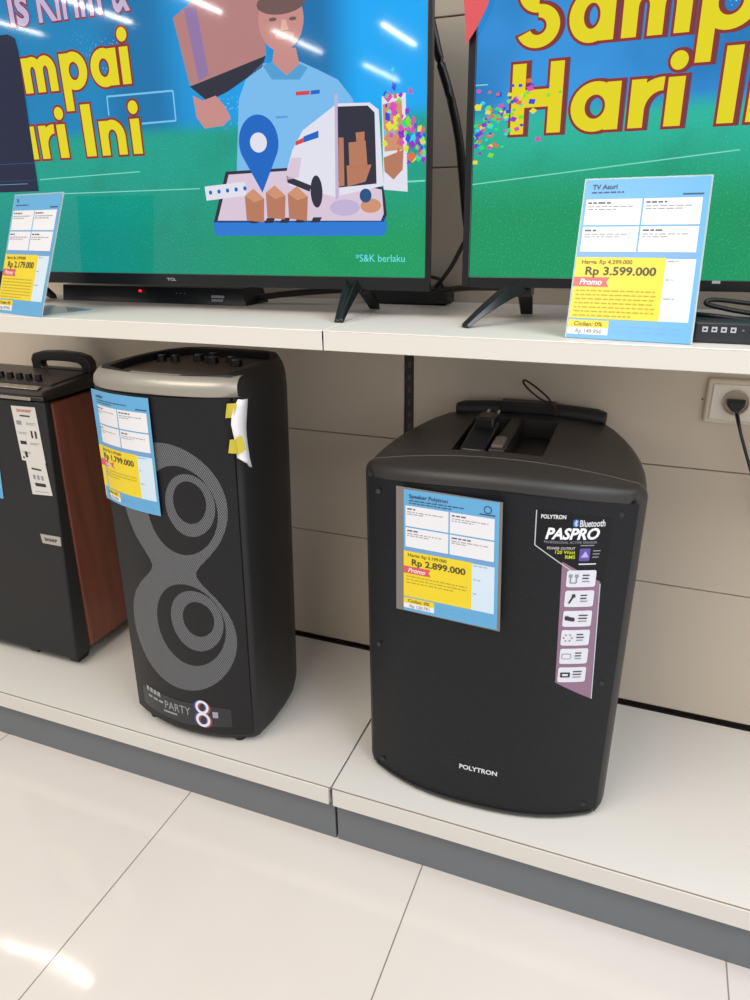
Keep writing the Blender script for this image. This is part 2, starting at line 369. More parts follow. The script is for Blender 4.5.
# parcel, hand
pa([(0.0625, 0.5212), (0.1018, 0.5388), (0.1385, 0.5779), (0.2519, 0.5654), (0.2496, 0.4452), (0.1182, 0.4158), (0.0845, 0.4116)], BOXC, 2)
pa([(0.0881, 0.5326), (0.1141, 0.5345), (0.1282, 0.4263), (0.1052, 0.4167)], TAPE, 3)
pa([(0.0843, 0.41), (0.1184, 0.4174), (0.2498, 0.4467), (0.2401, 0.429), (0.1658, 0.3965), (0.1207, 0.3831)], DRK, 3)
pa([(0.089, 0.3949), (0.11, 0.3854), (0.1393, 0.3917), (0.1587, 0.3709), (0.1677, 0.354), (0.1511, 0.3416), (0.1086, 0.3388), (0.0931, 0.3581)], SKIN, 4)
# courier
pa([(0.163, 0.2045), (0.1878, 0.3822), (0.2056, 0.4128), (0.2407, 0.4352), (0.3164, 0.4324), (0.3505, 0.4177), (0.388, 0.4), (0.4135, 0.3711), (0.4277, 0.3396), (0.4243, 0.1997)], SHIRT, 3)
pa([(0.2665, 0.4544), (0.3099, 0.4539), (0.316, 0.4264), (0.2914, 0.4129), (0.2603, 0.4275)], SKIN, 4)
pa([(0.2424, 0.432), (0.2611, 0.4367), (0.2894, 0.4131), (0.3162, 0.4294), (0.3314, 0.4222), (0.3147, 0.4051), (0.291, 0.4068), (0.2589, 0.4091)], SHIRT2, 5)
pa(ellp((0.2836, 0.4975), (0.3278, 0.4934), (0.2801, 0.4503), 28), SKIN, 5)
pa(ellp((0.2854, 0.522), (0.333, 0.5172), (0.2841, 0.5047), 20), HAIR, 6)
pa(ellp((0.2897, 0.4734), (0.3091, 0.4717), (0.2893, 0.4675), 16), SKIN2, 6)
pa(ellp((0.268, 0.499), (0.2758, 0.4982), (0.2678, 0.496), 10), HAIR, 6); pa(ellp((0.3069, 0.4968), (0.3145, 0.4961), (0.3067, 0.4939), 10), HAIR, 6)
pa([(0.2855, 0.4973), (0.2933, 0.4966), (0.2981, 0.4815), (0.2824, 0.4814)], SKIN2, 6)
for q in ([(0.3056, 0.3872), (0.3333, 0.387), (0.333, 0.3808), (0.3052, 0.381)],): pa(q, REDL, 5)
pa([(0.3353, 0.3868), (0.3529, 0.3872), (0.3525, 0.3811), (0.3349, 0.3807)], PIN, 5); pa([(0.2625, 0.3504), (0.2871, 0.3506), (0.2868, 0.3474), (0.2622, 0.3472)], SHIRT2, 5)
# phone slab with map
pa([(0.1068, 0.1744), (0.4746, 0.1771), (0.4764, 0.1568), (0.4685, 0.1466), (0.1107, 0.1483)], SLAB, 4)
pa([(0.1089, 0.1725), (0.1468, 0.2634), (0.2895, 0.2654), (0.4713, 0.2268), (0.4766, 0.1821), (0.4707, 0.1704)], DRK, 4)
pa([(0.1186, 0.1761), (0.1529, 0.2579), (0.285, 0.2605), (0.4674, 0.2236), (0.4708, 0.1838), (0.4649, 0.1721)], PINK, 5)
pa([(0.096, 0.2383), (0.1871, 0.2447), (0.1891, 0.22), (0.0975, 0.213)], WHT, 6)
for u in range(5): pa(ell((0.1085 + u * .0195, 0.2273 + u * .0014), (.004, .004), 8), PIN, 7)
for (u, v) in ((0.2073, 0.2019), (0.2535, 0.2064), (0.3002, 0.2037)):
    pa([(u - .022, v - .026), (u + .016, v - .03), (u + .02, v + .012), (u - .002, v + .03), (u - .022, v + .018)], CARD, 7); pa([(u - .022, v + .018), (u - .002, v + .006), (u + .02, v + .012), (u - .002, v + .03)], CARD2, 8)
for k in range(5):
    b = (0.1914, 0.1735); pa([(b[0] + k * .033, b[1] - .003), (b[0] + k * .033 + .018, b[1] - .003), (b[0] + k * .033 + .024, b[1] + .006), (b[0] + k * .033 + .006, b[1] + .006)], DRK, 6)
pa(ell((0.3943, 0.1952), (.03, .014)), LIL, 6); pa(ell((0.4458, 0.1976), (.02, .012)), CARD2, 6)
# location pin
c = (0.2235, 0.3098); r = abs(0.2654 - c[0])
pa([(c[0] + r * math.cos(a), c[1] + r * 1.1 * math.sin(a)) for a in [R(-25) + R(230) * i / 24 for i in range(25)]] + [(0.2247, 0.2245)], PIN, 9)
pa(ellp(c, (0.2414, 0.309), (0.222, 0.2931)), WHT, 10)
# van
pa([(0.2786, 0.259), (0.2935, 0.2951), (0.3158, 0.325), (0.3827, 0.3622), (0.3808, 0.2123), (0.3285, 0.2254), (0.2833, 0.2351)], WHT, 8)
pa([(0.2786, 0.259), (0.2906, 0.282), (0.3111, 0.2812), (0.3029, 0.2481), (0.2798, 0.2454)], PINK, 9)
pa([(0.3827, 0.3638), (0.4469, 0.3614), (0.4634, 0.3498), (0.4713, 0.23), (0.385, 0.2156)], WHT, 8)
pa([(0.3864, 0.3589), (0.4431, 0.3571), (0.4559, 0.3457), (0.458, 0.2337), (0.3835, 0.2291)], DRK, 9)
for q in ([(0.3865, 0.3104), (0.3962, 0.3099), (0.3955, 0.2321), (0.3835, 0.2307)], [(0.4056, 0.3016), (0.4383, 0.3032), (0.4412, 0.2601), (0.4063, 0.2597)], [(0.4195, 0.3167), (0.4367, 0.3174), (0.4363, 0.3018), (0.421, 0.3009)], [(0.4006, 0.2648), (0.4489, 0.2647), (0.4369, 0.2375), (0.4014, 0.2303)]): pa(q, CARD, 10)
pa([(0.4692, 0.369), (0.5125, 0.3721), (0.5165, 0.2191), (0.4713, 0.2235)], WHT, 8)
pa([(0.4709, 0.3569), (0.5054, 0.3622), (0.509, 0.286), (0.4738, 0.2844)], CARD2, 9); pa([(0.4718, 0.275), (0.509, 0.286), (0.5072, 0.2547), (0.4903, 0.2392), (0.4735, 0.2526)], CARD, 9)
pa([(0.3814, 0.3777), (0.3872, 0.3788), (0.3828, 0.2106), (0.3767, 0.2091)], LIL, 11)
pa([(0.2781, 0.2523), (0.3289, 0.2339), (0.3243, 0.2238), (0.2794, 0.2403)], DRK, 9)
pa(ellp((0.3387, 0.2235), (0.3509, 0.2232), (0.3373, 0.1961)), DRK, 10); pa(ellp((0.4364, 0.2145), (0.448, 0.2142), (0.4361, 0.2028)), DEEP, 10)
pa([(0.3005, 0.3079), (0.3171, 0.3137), (0.3167, 0.3056), (0.3001, 0.3014)], REDL, 10); pa([(0.3172, 0.3153), (0.3477, 0.3234), (0.3472, 0.3122), (0.3167, 0.3056)], PIN, 10)
# confetti
for k in range(90):
    f = random.random(); u = 0.4799 + (0.5489 - 0.4799) * f + random.uniform(-.012, .012)
    z = 0.3458 + (0.2874 - 0.3458) * f + random.gauss(0, .028 * (1 - .5 * f)); s = random.uniform(.004, .009); a = random.random() * 3
    u = min(u, .545)
    pa([(u + s * math.cos(a + j * math.pi / 2) * (1 if j % 2 else .6), z + s * math.sin(a + j * math.pi / 2)) for j in range(4)], random.choice(CONF), 12 + k % 5)
m.build('screen', ta)
m = MB(); m.text('TCL', -0.0172, 0.0056, .0605, .0055, lambda x, z: (x, .2318, z), M('bezel_logo_grey', '#a9abb2', .4), .02); m.build('brand_mark', ta)

tb, sb_ = make_tv('television', 'television on the right shelf showing big yellow words over a green pitch', .682, .97, .566, .0605,
                  .018, (-.4725, .4725, .0775, .615), screen_material('right_screen_picture', (-.45, .3), True))
tv_leg(tb, -.378, -.078); tv_leg(tb, .378, .078)
m = sb_
zb = 0.2998
for s, u0, u1 in (('H', -0.4125, -0.3325), ('a', -0.3185, -0.2454), ('r', -0.2305, -0.1854), ('i', -0.1789, -0.1554), ('I', -0.1053, -0.0829), ('n', -0.0668, -0.0668 + .068), ('i', -0.0668 + .078, -0.0668 + .103)): glyph(s, u0, u1, zb, .099, d=.004, sh=.0045)
zb = 0.4204
for s, u0, u1 in (('S', -0.4105, -0.3441), ('a', -0.3307, -0.2644), ('m', -0.2534, -0.1592), ('p', -0.1466, -0.0714), ('a', -0.065, -0.065 + .062), ('i', -0.065 + .073, -0.065 + .094)): glyph(s, u0, u1, zb, .099, d=.004, sh=.0045)
for pts in ([(-0.4732, 0.2273), (-0.0671, 0.2637)], [(-0.4755, 0.3744), (-0.4524, 0.3743)]): seg(pts, .0009, LINE, 1)
for k in range(110):
    u = -0.4697 + abs(random.gauss(0, .05)); z = 0.3072 + random.gauss(0, .022) + (u - -0.4697) * .4; s = random.uniform(.003, .007); a = random.random() * 3
    pa([(u + s * math.cos(a + j * math.pi / 2), z + s * .7 * math.sin(a + j * math.pi / 2)) for j in range(4)], random.choice(CONF), 12 + k % 5)
m.build('screen', tb)
m = MB(); q = (-0.0708, 0.0754); m.box(q[0] - .006, q[0] + .006, .2305, .233, q[1] - .0025, q[1] + .002, M('logo_plate_silver', '#d8dde0', .2, .7)); m.build('brand_mark', tb)  # pale silver logo plate

# red paper pennant hanging over the corner of the right television
m = MB(); pen = M('red_paper', '#c9474e', .5)
pp = [(-.50, .62), (-.40, .62), (-.4335, .50), (-.452, .5), (-.484, .434), (-.496, .45)]
fr = [(-0.4941, 0.5415), (-0.4923, 0.4902), (-0.4877, 0.4501), (-0.4862, 0.4298), (-0.4716, 0.4487), (-0.4554, 0.4761), (-0.4443, 0.5358)]
fr = [(x, z) for x, z in fr]; fr[0] = (fr[0][0], .632); fr[-1] = (fr[-1][0] + .04, .632)
m.slab([(x + .682, z + ZT) for x, z in fr], .2205, .2215, pen)
m.box(fr[0][0] + .682, fr[-1][0] + .682, .2205, .25, ZT + .6305, ZT + .632, pen)
tag(m.build('paper_pennant'), 'red paper pennant hanging over the top left corner of the right television', 'pennant')

# ------------------------------------------------------------------ things on the television shelf
blk = M('black_plastic', '#131316', .4, bump=.1, scale=1500); sat = M('satin_black_plastic', '#1b1c20', .3)
t = thing('soundbar', 'long low black soundbar with a red standby light under the left television', 'soundbar', (-.565, .335, ZT))
m = MB(); m.loft([[(-.27, 0, 0), (.25, 0, 0), (.255, .09, 0), (-.27, .09, 0)], [(-.27, .008, .036), (.235, .008, .036), (.24, .09, .036), (-.27, .09, .036)]], sat); sbm = m
m = MB(); c = (-0.5982, 0.338, 1.159); m.cyl((c[0] + .565, -.002, c[2] - ZT), .0028, .004, E('standby_red', '#ff2030', 2.), 10, 'y'); m.build('standby_light', t)
m = sbm; gw = M('printed_pale_grey', '#b9bcc4', .5)
c = (-0.4044, 0.336, 1.1416)
for k, (w_, dz) in enumerate(((.034, .006), (.030, -.002))):
    for j in range(6): m.box(c[0] + .565 + j * w_ / 6, c[0] + .565 + (j + .75) * w_ / 6, -.0008, .003, c[2] - ZT + dz, c[2] - ZT + dz + .0055, gw)
c = (-0.4994, 0.336, 1.1547)
for j in range(3): m.box(c[0] + .565 + j * .011, c[0] + .567 + j * .011, -.0005, .004, c[2] - ZT, c[2] - ZT + .002, gw)
m.build('body', t, bevel=.003, seg=2)
t = thing('adapter_box', 'low black adapter box on the shelf behind the leg of the left television', 'adapter', (.02, .478, ZT))
m = MB(); m.box(-.095, .088, -.032, .036, 0, .034, blk); m.build('case', t, bevel=.004, seg=2)
m = MB(); m.box(.07, .10, -.038, -.028, .006, .012, sat); m.tube([(.08, -.02, .03), (.07, -.03, .055), (.04, -.02, .06), (.02, .0, .036)], .004, sat); m.build('plug_lead', t)
t = thing('soundbar', 'black soundbar with white square icons on its front, under the right television', 'soundbar', (.86, .10, ZT))
m = MB(); m.box(-.277, .15, 0, .075, 0, .031, M('charcoal_plastic', '#2c2e33', .35)); m.build('body', t, bevel=.004, seg=3)
m = MB()
for k in range(4):
    q = -.2655 + k * .0125
    m.box(q, q + .0075, -.0012, .002, .0165, .024, gw); m.box(q + .002, q + .0055, -.0016, .002, .019, .0215, sat)
for k in range(3): m.box(-.213 + k * .011, -.210 + k * .011, -.0008, .002, .019, .0215, M('dim_print', '#6c6f76', .5))
m.build('front_icons', t)
def cable(name, label, path, r, mat=blk, nn=6):
    pts = [Vector(p) for p in path]; out = []
    for i in range(len(pts) - 1):                                   # Catmull-Rom
        p0, p1, p2, p3 = pts[max(i - 1, 0)], pts[i], pts[i + 1], pts[min(i + 2, len(pts) - 1)]
        for k in range(nn):
            u = k / nn; out.append(.5 * ((2 * p1) + (p2 - p0) * u + (2 * p0 - 5 * p1 + 4 * p2 - p3) * u * u + (3 * p1 - p0 - 3 * p2 + p3) * u ** 3))
    out.append(pts[-1]); m = MB(); m.tube(out, r, mat)
    o = m.build(name, smooth=60)
    return tag(o, label, 'cable') if label else (o, out)
cable('power_cable', 'thick black cable drooping between the two televisions', [(0.0527, 0.42, 1.7248), (0.0788, 0.42, 1.6302), (0.0954, 0.42, 1.5732), (0.1163, 0.42, 1.5144), (0.134, 0.42, 1.446), (0.1442, 0.42, 1.3757), (0.1552, 0.42, 1.2937), (0.1748, 0.42, 1.2085)], .0085)
cable('signal_cable', 'thin black lead running from behind the right television down to the adapter box', [(0.1856, 0.4, 1.3118), (0.1515, 0.4, 1.2533), (0.1292, 0.41, 1.2165), (0.1037, 0.42, 1.186), (0.0871, 0.44, 1.1719)], .0045)
cable('flat_cable', 'black lead lying from the adapter box to under the right television', [(0.0882, 0.43, 1.1586), (0.129, 0.4, 1.1704), (0.1782, 0.37, 1.178), (0.2402, 0.36, 1.1801)], .006)
cable('speaker_lead', 'black lead trailing from the left soundbar to the adapter box', [(-0.3461, 0.385, 1.1401), (-0.3016, 0.39, 1.1473), (-0.2152, 0.4, 1.1569), (-0.1146, 0.42, 1.1635), (-0.0803, 0.47, 1.1595)], .007)
cable('coiled_lead', 'black looped lead lying on top of the right soundbar', [(0.5774, 0.16, 1.1666), (0.6186, 0.145, 1.1654), (0.6617, 0.14, 1.1617), (0.6922, 0.15, 1.1658), (0.6611, 0.15, 1.1705), (0.6247, 0.16, 1.1754), (0.5978, 0.165, 1.1815), (0.6097, 0.17, 1.1871), (0.6609, 0.17, 1.1826), (0.7114, 0.17, 1.1811)], .0035)

# ------------------------------------------------------------------ price cards
BLU = M('print_sky_blue', '#5fa8d8', .3); BLU2 = M('print_blue_band', '#6aa0d2', .3); PAL = M('print_pale_blue', '#cfe2f2', .3); WHP = M('print_white', '#e6e6ec', .3)
YLP = M('print_yellow', '#ead022', .3); REP = M('print_red', '#d4565a', .3); INK = M('print_ink', '#26262c', .4); INK2 = M('print_grey_ink', '#8d8f9c', .4); INKY = M('print_brown_ink', '#6a5c10', .4)
INK3 = M('print_mid_ink', '#55586a', .4); INK4 = M('print_price_ink', '#4a4420', .4); INKL = M('print_faint_ink', '#b5a326', .4)
INKB = M('print_dark_blue_ink', '#2f4d74', .4)
ACR = M('clear_acrylic', '#dfe8ee', .06, alpha=.16); ACE = M('acrylic_edge', '#c4d6df', .1, alpha=.6)
def print_card(m, mp, d, nu=1, seed=1):
    rnd = random.Random(seed)
    def rc(a0, a1, b0, b1, mat, l): m.grid(lambda i, j: mp(a0 + (a1 - a0) * i, b1 + (b0 - b1) * j, .00015 * l), nu, 1, mat)
    def tx(s, a0, a1, b, cap, mat, l=4, bold=.0, sh=0.): m.text(s, a0, a1, 1 - b, cap, lambda x, z: mp(x, 1 - z, .00015 * l), mat, bold, 0, sh)
    def lines(a0, a1, b, nrow, mat, step=.018, h=.006, l=4):
        for k in range(nrow):
            a = a0; end = a1 if k < nrow - 1 else a0 + (a1 - a0) * rnd.uniform(.35, .8)
            while a < end - .01:
                w_ = min(rnd.uniform(.02, .06), end - a); rc(a, a + w_, b + k * step, b + k * step + h, mat, l); a += w_ + .012
    rc(0, 1, 0, 1, BLU, 0)
    tx(d['title'], .06, .06 + .026 * len(d['title']), .062, .030, INKB, bold=.02); lines(.06, .66, .078, 1 + d.get('sub', 0), INKB, .02, .008)
    rc(.80, .96, .098, .108, INKB, 2)
    if d.get('emblem'):
        for q in (0, 1): m.add([mp(.885 + (.042 - .012 * q) * math.cos(t), .065 + (.030 - .009 * q) * math.sin(t), .0004 + .00015 * q) for t in [2 * math.pi * i / 20 for i in range(20)]], [tuple(range(20))], INKB if q == 0 else BLU)
    for a0, a1 in ((.02, .485), (.5, .955)):
        for b0, b1 in ((.125, .287), (.298, .455)):
            rc(a0, a1, b0, b1, WHP, 2); lines(a0 + .02, a0 + .28, b0 + .018, 1, INK3, .02, .011); lines(a0 + .02, a1 - .06, b0 + .044, 2, INK2, .017)
    rc(.012, .965, .458, .49, BLU2, 2)
    rc(.0, .735, .49, .875, YLP, 2); rc(.735, .965, .495, .875, PAL, 2)
    tx(d['was'], .05, .47, .532, .026, INKY, bold=.02)
    tx(d['now'], .09, .67, .602, .053, INK4, bold=.03)
    m.add([mp(*q, .0005) for q in ((.0, .615), (.30, .615), (.275, .645), (.30, .675), (.0, .675))], [(4, 3, 2, 1, 0)], REP)
    tx('Promo', .05, .24, .664, .038, WHP, 5, .02, .3)
    lines(.03, .69, .695, d.get('rows', 6), INKL, .026, .009)
    lines(.75, .93, .508, 1, INK2); lines(.75, .88, .62, 1, INK2); lines(.75, .88, .735, 1, INK2)
    rc(.0, .34, .885, .932, YLP, 2); rc(.0, .34, .932, .975, WHP, 2)
    tx('Cicilan: 0%', .05, .29, .922, .026, INKY, bold=.02); tx(d['cic'], .07, .29, .967, .026, INK2, bold=.02)
    for k in range(5): rc(.385 + k * .115, .455 + k * .115, .915, .919, BLU2, 2); rc(.385 + k * .115, .455 + k * .115, .945, .949, BLU2, 2)

def stand_sign(label, BL, BR, TL, TR, d, foot):
    BL, BR, TL, TR = map(Vector, (BL, BR, TL, TR))
    base = (BL + BR) / 2; t = thing('price_sign', label, 'price sign', tuple(base))
    a = BR - BL; up = TL - BL; nn = a.cross(up).normalized()
    mp = lambda u, v, o: tuple(BL - base + a * u + up * (1 - v) + nn * (.0022 + o))
    m = MB(); print_card(m, mp, d, 1, 3); m.build('printed_card', t)
    m = MB()
    def plate(u0, u1, v0, v1, o0, o1, mat):
        q = [BL - base + a * u + up * v + nn * o for o in (o0, o1) for u, v in ((u0, v0), (u1, v0), (u1, v1), (u0, v1))]
        m.add([tuple(x) for x in q], [(3, 2, 1, 0), (4, 5, 6, 7), (0, 1, 5, 4), (1, 2, 6, 5), (2, 3, 7, 6), (3, 0, 4, 7)], mat)
    plate(-.015, 1.015, 0, 1.01, 0, .0018, ACE)
    f = Vector((-a.y, a.x, 0)).normalized()
    pts = [BL - base, BR - base, BR - base + f * foot, BL - base + f * foot]
    m.loft([[tuple(p + Vector((0, 0, .0002))) for p in pts], [tuple(p + Vector((0, 0, .003))) for p in pts]], ACE)
    m.build('acrylic_holder', t)
    return t
stand_sign('price sign in a clear stand before the right television, reading 3.599.000', (.4035, .0965, ZT), (.5806, .081, ZT), (.4026, .196, ZT + .2262), (.5826, .181, ZT + .2262),
           dict(title='TV Asuri', was='Harga: Rp 4.299.000', now='Rp 3.599.000', cic='Rp 149.950', rows=7), .12)
stand_sign('tilted price sign in a clear stand at the left end of the left shelf', (-.797, .107, ZT), (-.627, .060, ZT), (-.7275, .150, ZT + .229), (-.5555, .103, ZT + .2245),
           dict(title='TV', was='Harga: Rp 2.999.000', now='Rp 2.179.000', cic='Rp 99.950', rows=7), .12)

# ------------------------------------------------------------------ wall socket with plug
t = thing('wall_socket', 'cream wall socket with a round earthed outlet on the back panel at the right', 'socket', (.70, YW, Z0 + .784))
pl = M('cream_socket_plastic', '#d9cbb6', .4); pl2 = M('white_socket_plastic', '#e4dccf', .35)
m = MB(); m.box(-.056, .056, -.012, 0, -.046, .046, pl); m.build('cover_plate', t, bevel=.006, seg=3)
m = MB(); m.box(-.046, .046, -.015, -.010, -.037, .037, pl2)
o = m.build('inner_plate', t, bevel=.003, seg=2)
m = MB(); ring = []
for r_, y_ in ((.0255, -.0152), (.0255, -.019), (.0225, -.019), (.021, -.0155)): ring.append([(r_ * math.cos(2 * math.pi * i / 28), y_, r_ * math.sin(2 * math.pi * i / 28)) for i in range(28)])
m.loft(ring, M('socket_ring', '#b9a894', .4)); m.build('outlet_ring', t, smooth=40)
gs = .86
t = thing('power_plug', 'black power plug pushed into the wall socket, its lead dropping to the right', 'plug', (.70, YW - .015, Z0 + .784))
m = MB(); m.loft([[(x * gs, y * gs, z * gs) for x, y, z in q] for q in ([(-.021, -.001, .010), (.021, -.001, .010), (.021, -.001, -.002), (.010, -.001, -.016), (-.010, -.001, -.016), (-.021, -.001, -.002)],
                  [(-.018, -.022, .007), (.018, -.022, .007), (.018, -.022, -.003), (.008, -.026, -.016), (-.008, -.026, -.016), (-.018, -.022, -.003)])], sat); m.build('plug_body', t, bevel=.002, seg=2)
m = MB(); m.tube([(.001, -.02, -.008), (.004, -.024, -.02), (.016, -.02, -.055), (.030, -.016, -.09), (.055, -.012, -.15), (.09, -.008, -.22), (.12, -.008, -.3)], [.005, .004, .0032, .0032, .0032, .0032, .0032], sat); m.build('lead', t, smooth=60)

# ------------------------------------------------------------------ wide black speaker
PR = .07
def arcf(x, z): return arcp((x - .002 - .002 * z / .7) / (1.02 + .010 * z / .7))
def arcp(x): return -PR * (1 - min(1., abs(x) / .247) ** 2.5)
def zcrown(x, hw=.247): return .712 + .026 * (1 - min(1., abs(x) / hw) ** 2)
pro_body = M('dark_textured_plastic', '#2d2b2a', .38, bump=.2, scale=1400)
n = NT('black_perforated_grille')
gd = n.op('MULTIPLY', n.op('SINE', n.op('MULTIPLY', n.x, 900.)), n.op('SINE', n.op('MULTIPLY', n.z, 900.)))
n.set(n.b.inputs['Base Color'], n.mix(n.step(gd, -.2, .5), lin('#0e1014'), lin('#191c22'))); n.b.inputs['Roughness'].default_value = .5
n.b.inputs['Specular IOR Level'].default_value = .3; n.bump(gd, .3, .001); grille_m = n.m
t = thing('wide_speaker', 'wide black portable speaker with curved grille and mauve sticker strip on the right deck', 'speaker', (.297, .122, Z0 + .0006), R(2.5))
def rrect(hw, zb, zt_fn, rad, n_side=14, n_c=6):
    """rounded outline in x,z, counter-clockwise from bottom left; returns points and inward normals"""
    pts = []
    def side(a, b, k):
        for i in range(k): pts.append((a[0] + (b[0] - a[0]) * i / k, a[1] + (b[1] - a[1]) * i / k))
    def corner(cx, cz, a0):
        for i in range(n_c): a = a0 + math.pi / 2 * i / n_c; pts.append((cx + rad * math.cos(a), cz + rad * math.sin(a)))
    zs = zt_fn(hw - rad)
    side((-hw + rad, zb), (hw - rad, zb), n_side); corner(hw - rad, zb + rad, -math.pi / 2)
    side((hw, zb + rad), (hw, zs - rad), n_side); corner(hw - rad, zs - rad, 0)
    for i in range(n_side):
        x = hw - rad - 2 * (hw - rad) * i / n_side; pts.append((x, zt_fn(x)))
    corner(-hw + rad, zs - rad, math.pi / 2); side((-hw, zs - rad), (-hw, zb + rad), n_side); corner(-hw + rad, zb + rad, math.pi)
    nor = []
    for i in range(len(pts)):
        a, b = pts[i - 1], pts[(i + 1) % len(pts)]; d = Vector((b[0] - a[0], b[1] - a[1])).normalized(); nor.append((-d.y, d.x))
    return pts, nor
pts, nor = rrect(.247, .004, zcrown, .026)
YSEAM = .022
secs = []
prof = [(0.0015, None), (0., None), (0., .020)] + [(.022 - .022 * math.cos(R(a)), .022 - .022 * math.sin(R(a))) for a in (15, 30, 45, 60, 75, 90)] + [(.026, .0), (.0275, .002), (.0275, .0075)]
for e, dy in prof:
    ring = []
    for (x, z), nn in zip(pts, nor):
        kk = 1 - .65 * max(0., nn[1]); px, pz = x + nn[0] * e * kk, z + nn[1] * e * kk   # tighter rounding along the foot
        if dy is None: y = YSEAM + (0 if e else -.0012)
        else: y = min(arcp(x) + dy * (kk if dy != .0075 and dy != .002 else 1), YSEAM - .002)
        ring.append((px * (1.02 + .010 * pz / .7) + .002 + .002 * pz / .7, y, pz))
    secs.append(ring)
m = MB(); m.loft(secs, pro_body, cap0=False, cap1=False); o = m.build('front_bezel', t, smooth=45)
ip, inr = rrect(.247 - .0282, .012 + .0282, lambda x: zcrown(x) - .0282, .006)
m = MB()
nzz = 30
def gfn(i, j):
    x = -.2345 + .469 * i; z0_, z1_ = .0095, zcrown(x) - .0258; z = z0_ + (z1_ - z0_) * j; return (x * (1.02 + .010 * z / .7) + .002 + .002 * z / .7, arcp(x) + .0035, z)
m.grid(gfn, 40, 8, grille_m); o = m.build('grille', t, smooth=60)
scr_m = M('black_screw', '#3a3c41', .3, .6)
for x, z in ((-.205, .668), (.212, .672), (-.205, .035), (.212, .035), (.216, .33), (-.21, .33)):
    m = MB(); m.cyl((x * (1.02 + .010 * z / .7), arcp(x) + .0035, z), .005, -.003, scr_m, 14, 'y'); m.build('screw', t)
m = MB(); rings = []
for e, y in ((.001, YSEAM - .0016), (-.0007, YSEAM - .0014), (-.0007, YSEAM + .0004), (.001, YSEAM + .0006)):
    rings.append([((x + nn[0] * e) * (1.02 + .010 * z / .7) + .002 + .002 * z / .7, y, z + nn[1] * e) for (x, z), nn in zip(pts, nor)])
m.loft(rings, M('painted_seam_highlight', '#6d645b', .3), cap0=False, cap1=False); m.build('seam_highlight_strip', t, smooth=40)  # lighter strip paints in the glint along the seam
# cabinet behind the seam
secs = []
for v, hw, dz, e in ((YSEAM, .2455, -.0015, 0), (.06, .2465, 0, 0), (.12, .245, 0, 0), (.18, .238, 0, 0), (.23, .2275, 0, 0), (.28, .212, 0, 0), (.32, .196, 0, 0), (.35, .180, -.001, .0), (.372, .164, -.006, .004), (.382, .15, -.016, .012)):
    q, _ = rrect(hw, .004 + e, lambda x: zcrown(x, .247) + dz, .026); secs.append([(x * (1.02 + .010 * z / .7) + .002 + .002 * z / .7, v, z) for x, z in q])
m = MB(); m.loft(secs, pro_body); cab = m.build('cabinet', t, smooth=40)
k = MB(); k.loft([[(-.092, .06, .70), (.074, .06, .70), (.080, .29, .70), (-.092, .29, .70)], [(-.096, .055, .79), (.078, .055, .79), (.084, .295, .79), (-.096, .295, .79)]], pro_body); kc = k.build('cutter', t)
cut(cab, kc)
m = MB(); hb = M('black_handle_rubber', '#1d1e21', .45, bump=.2, scale=900)
m.tube([(-.150 + .326 * i / 16, .354 + .010 * math.sin(math.pi * i / 16), .7335 + .006 * math.sin(math.pi * i / 16)) for i in range(17)], [.015] + [.0195] * 15 + [.015], hb, 14)
m.box(-.05, .07, .34, .378, .736, .7605, hb)
m.build('carry_handle', t, bevel=.004, seg=2, smooth=50)
m = MB(); m.loft([[(-.028, .065, .703), (.006, .065, .703), (.01, .285, .703), (-.018, .285, .703)], [(-.026, .068, .739), (.004, .068, .739), (.008, .285, .741), (-.016, .285, .741)]], pro_body); m.build('handle_channel', t, bevel=.003, seg=2)
m = MB(); m.box(-.022, .0, .075, .118, .738, .745, M('grey_latch', '#6c6260', .4)); m.cyl((-.011, .125, .738), .011, .008, M('grey_latch', '#6c6260', .4), 16); m.build('release_latch', t, bevel=.002, seg=2)
for x in (-.18, .18):
    for y in (.03, .25): m = MB(); m.cyl((x, y, 0), .016, .008, tvback_m, 16); m.build('rubber_foot', t)
# lettering on the grille
wm = M('white_print', '#d9dbe0', .4)
pf = lambda l: (lambda x, z: (x, arcf(x, z) + .0035 - .0006 - .0002 * l, z))
m = MB(); m.text('POLYTRON', -0.0306, 0.0462, 0.098, .0115, pf(1), wm, .03); m.build('brand_lettering', t)
# sticker strip
stk_b = M('sticker_black', '#0b0c10', .45, spec=.3); stk_p = M('sticker_mauve', '#8a6a82', .25); stk_w = M('sticker_white', '#d8d9e2', .35); stk_l = M('sticker_edge_line', '#b9bcc8', .3)
def dense(pts, k=6):
    out = []
    for a, b in zip(pts, pts[1:] + pts[:1]):
        for i in range(k): out.append((a[0] + (b[0] - a[0]) * i / k, a[1] + (b[1] - a[1]) * i / k))
    return out
m = MB()
def strip(pts, mat, l):                                             # convex outline laid on the curved grille as vertical slices
    xs = sorted(set([round(p[0], 5) for p in pts] + [min(p[0] for p in pts) + (max(p[0] for p in pts) - min(p[0] for p in pts)) * i / 10 for i in range(11)]))
    def span(x):
        zz = []
        for a, b in zip(pts, pts[1:] + pts[:1]):
            if min(a[0], b[0]) - 1e-6 <= x <= max(a[0], b[0]) + 1e-6:
                if abs(a[0] - b[0]) < 1e-7: zz += [a[1], b[1]]
                else: zz.append(a[1] + (b[1] - a[1]) * (x - a[0]) / (b[0] - a[0]))
        return min(zz), max(zz)
    f = pf(l)
    for a, b in zip(xs[:-1], xs[1:]):
        if b - a < 1e-5: continue
        (l0, h0), (l1, h1) = span(a), span(b); m.add([f(a, l0), f(b, l1), f(b, h1), f(a, h0)], [(0, 1, 2, 3)], mat)
strip([(0.0822, 0.6839), (0.2062, 0.6664), (0.2041, 0.5467), (0.1618, 0.5626), (0.0835, 0.6171)], stk_b, 0)
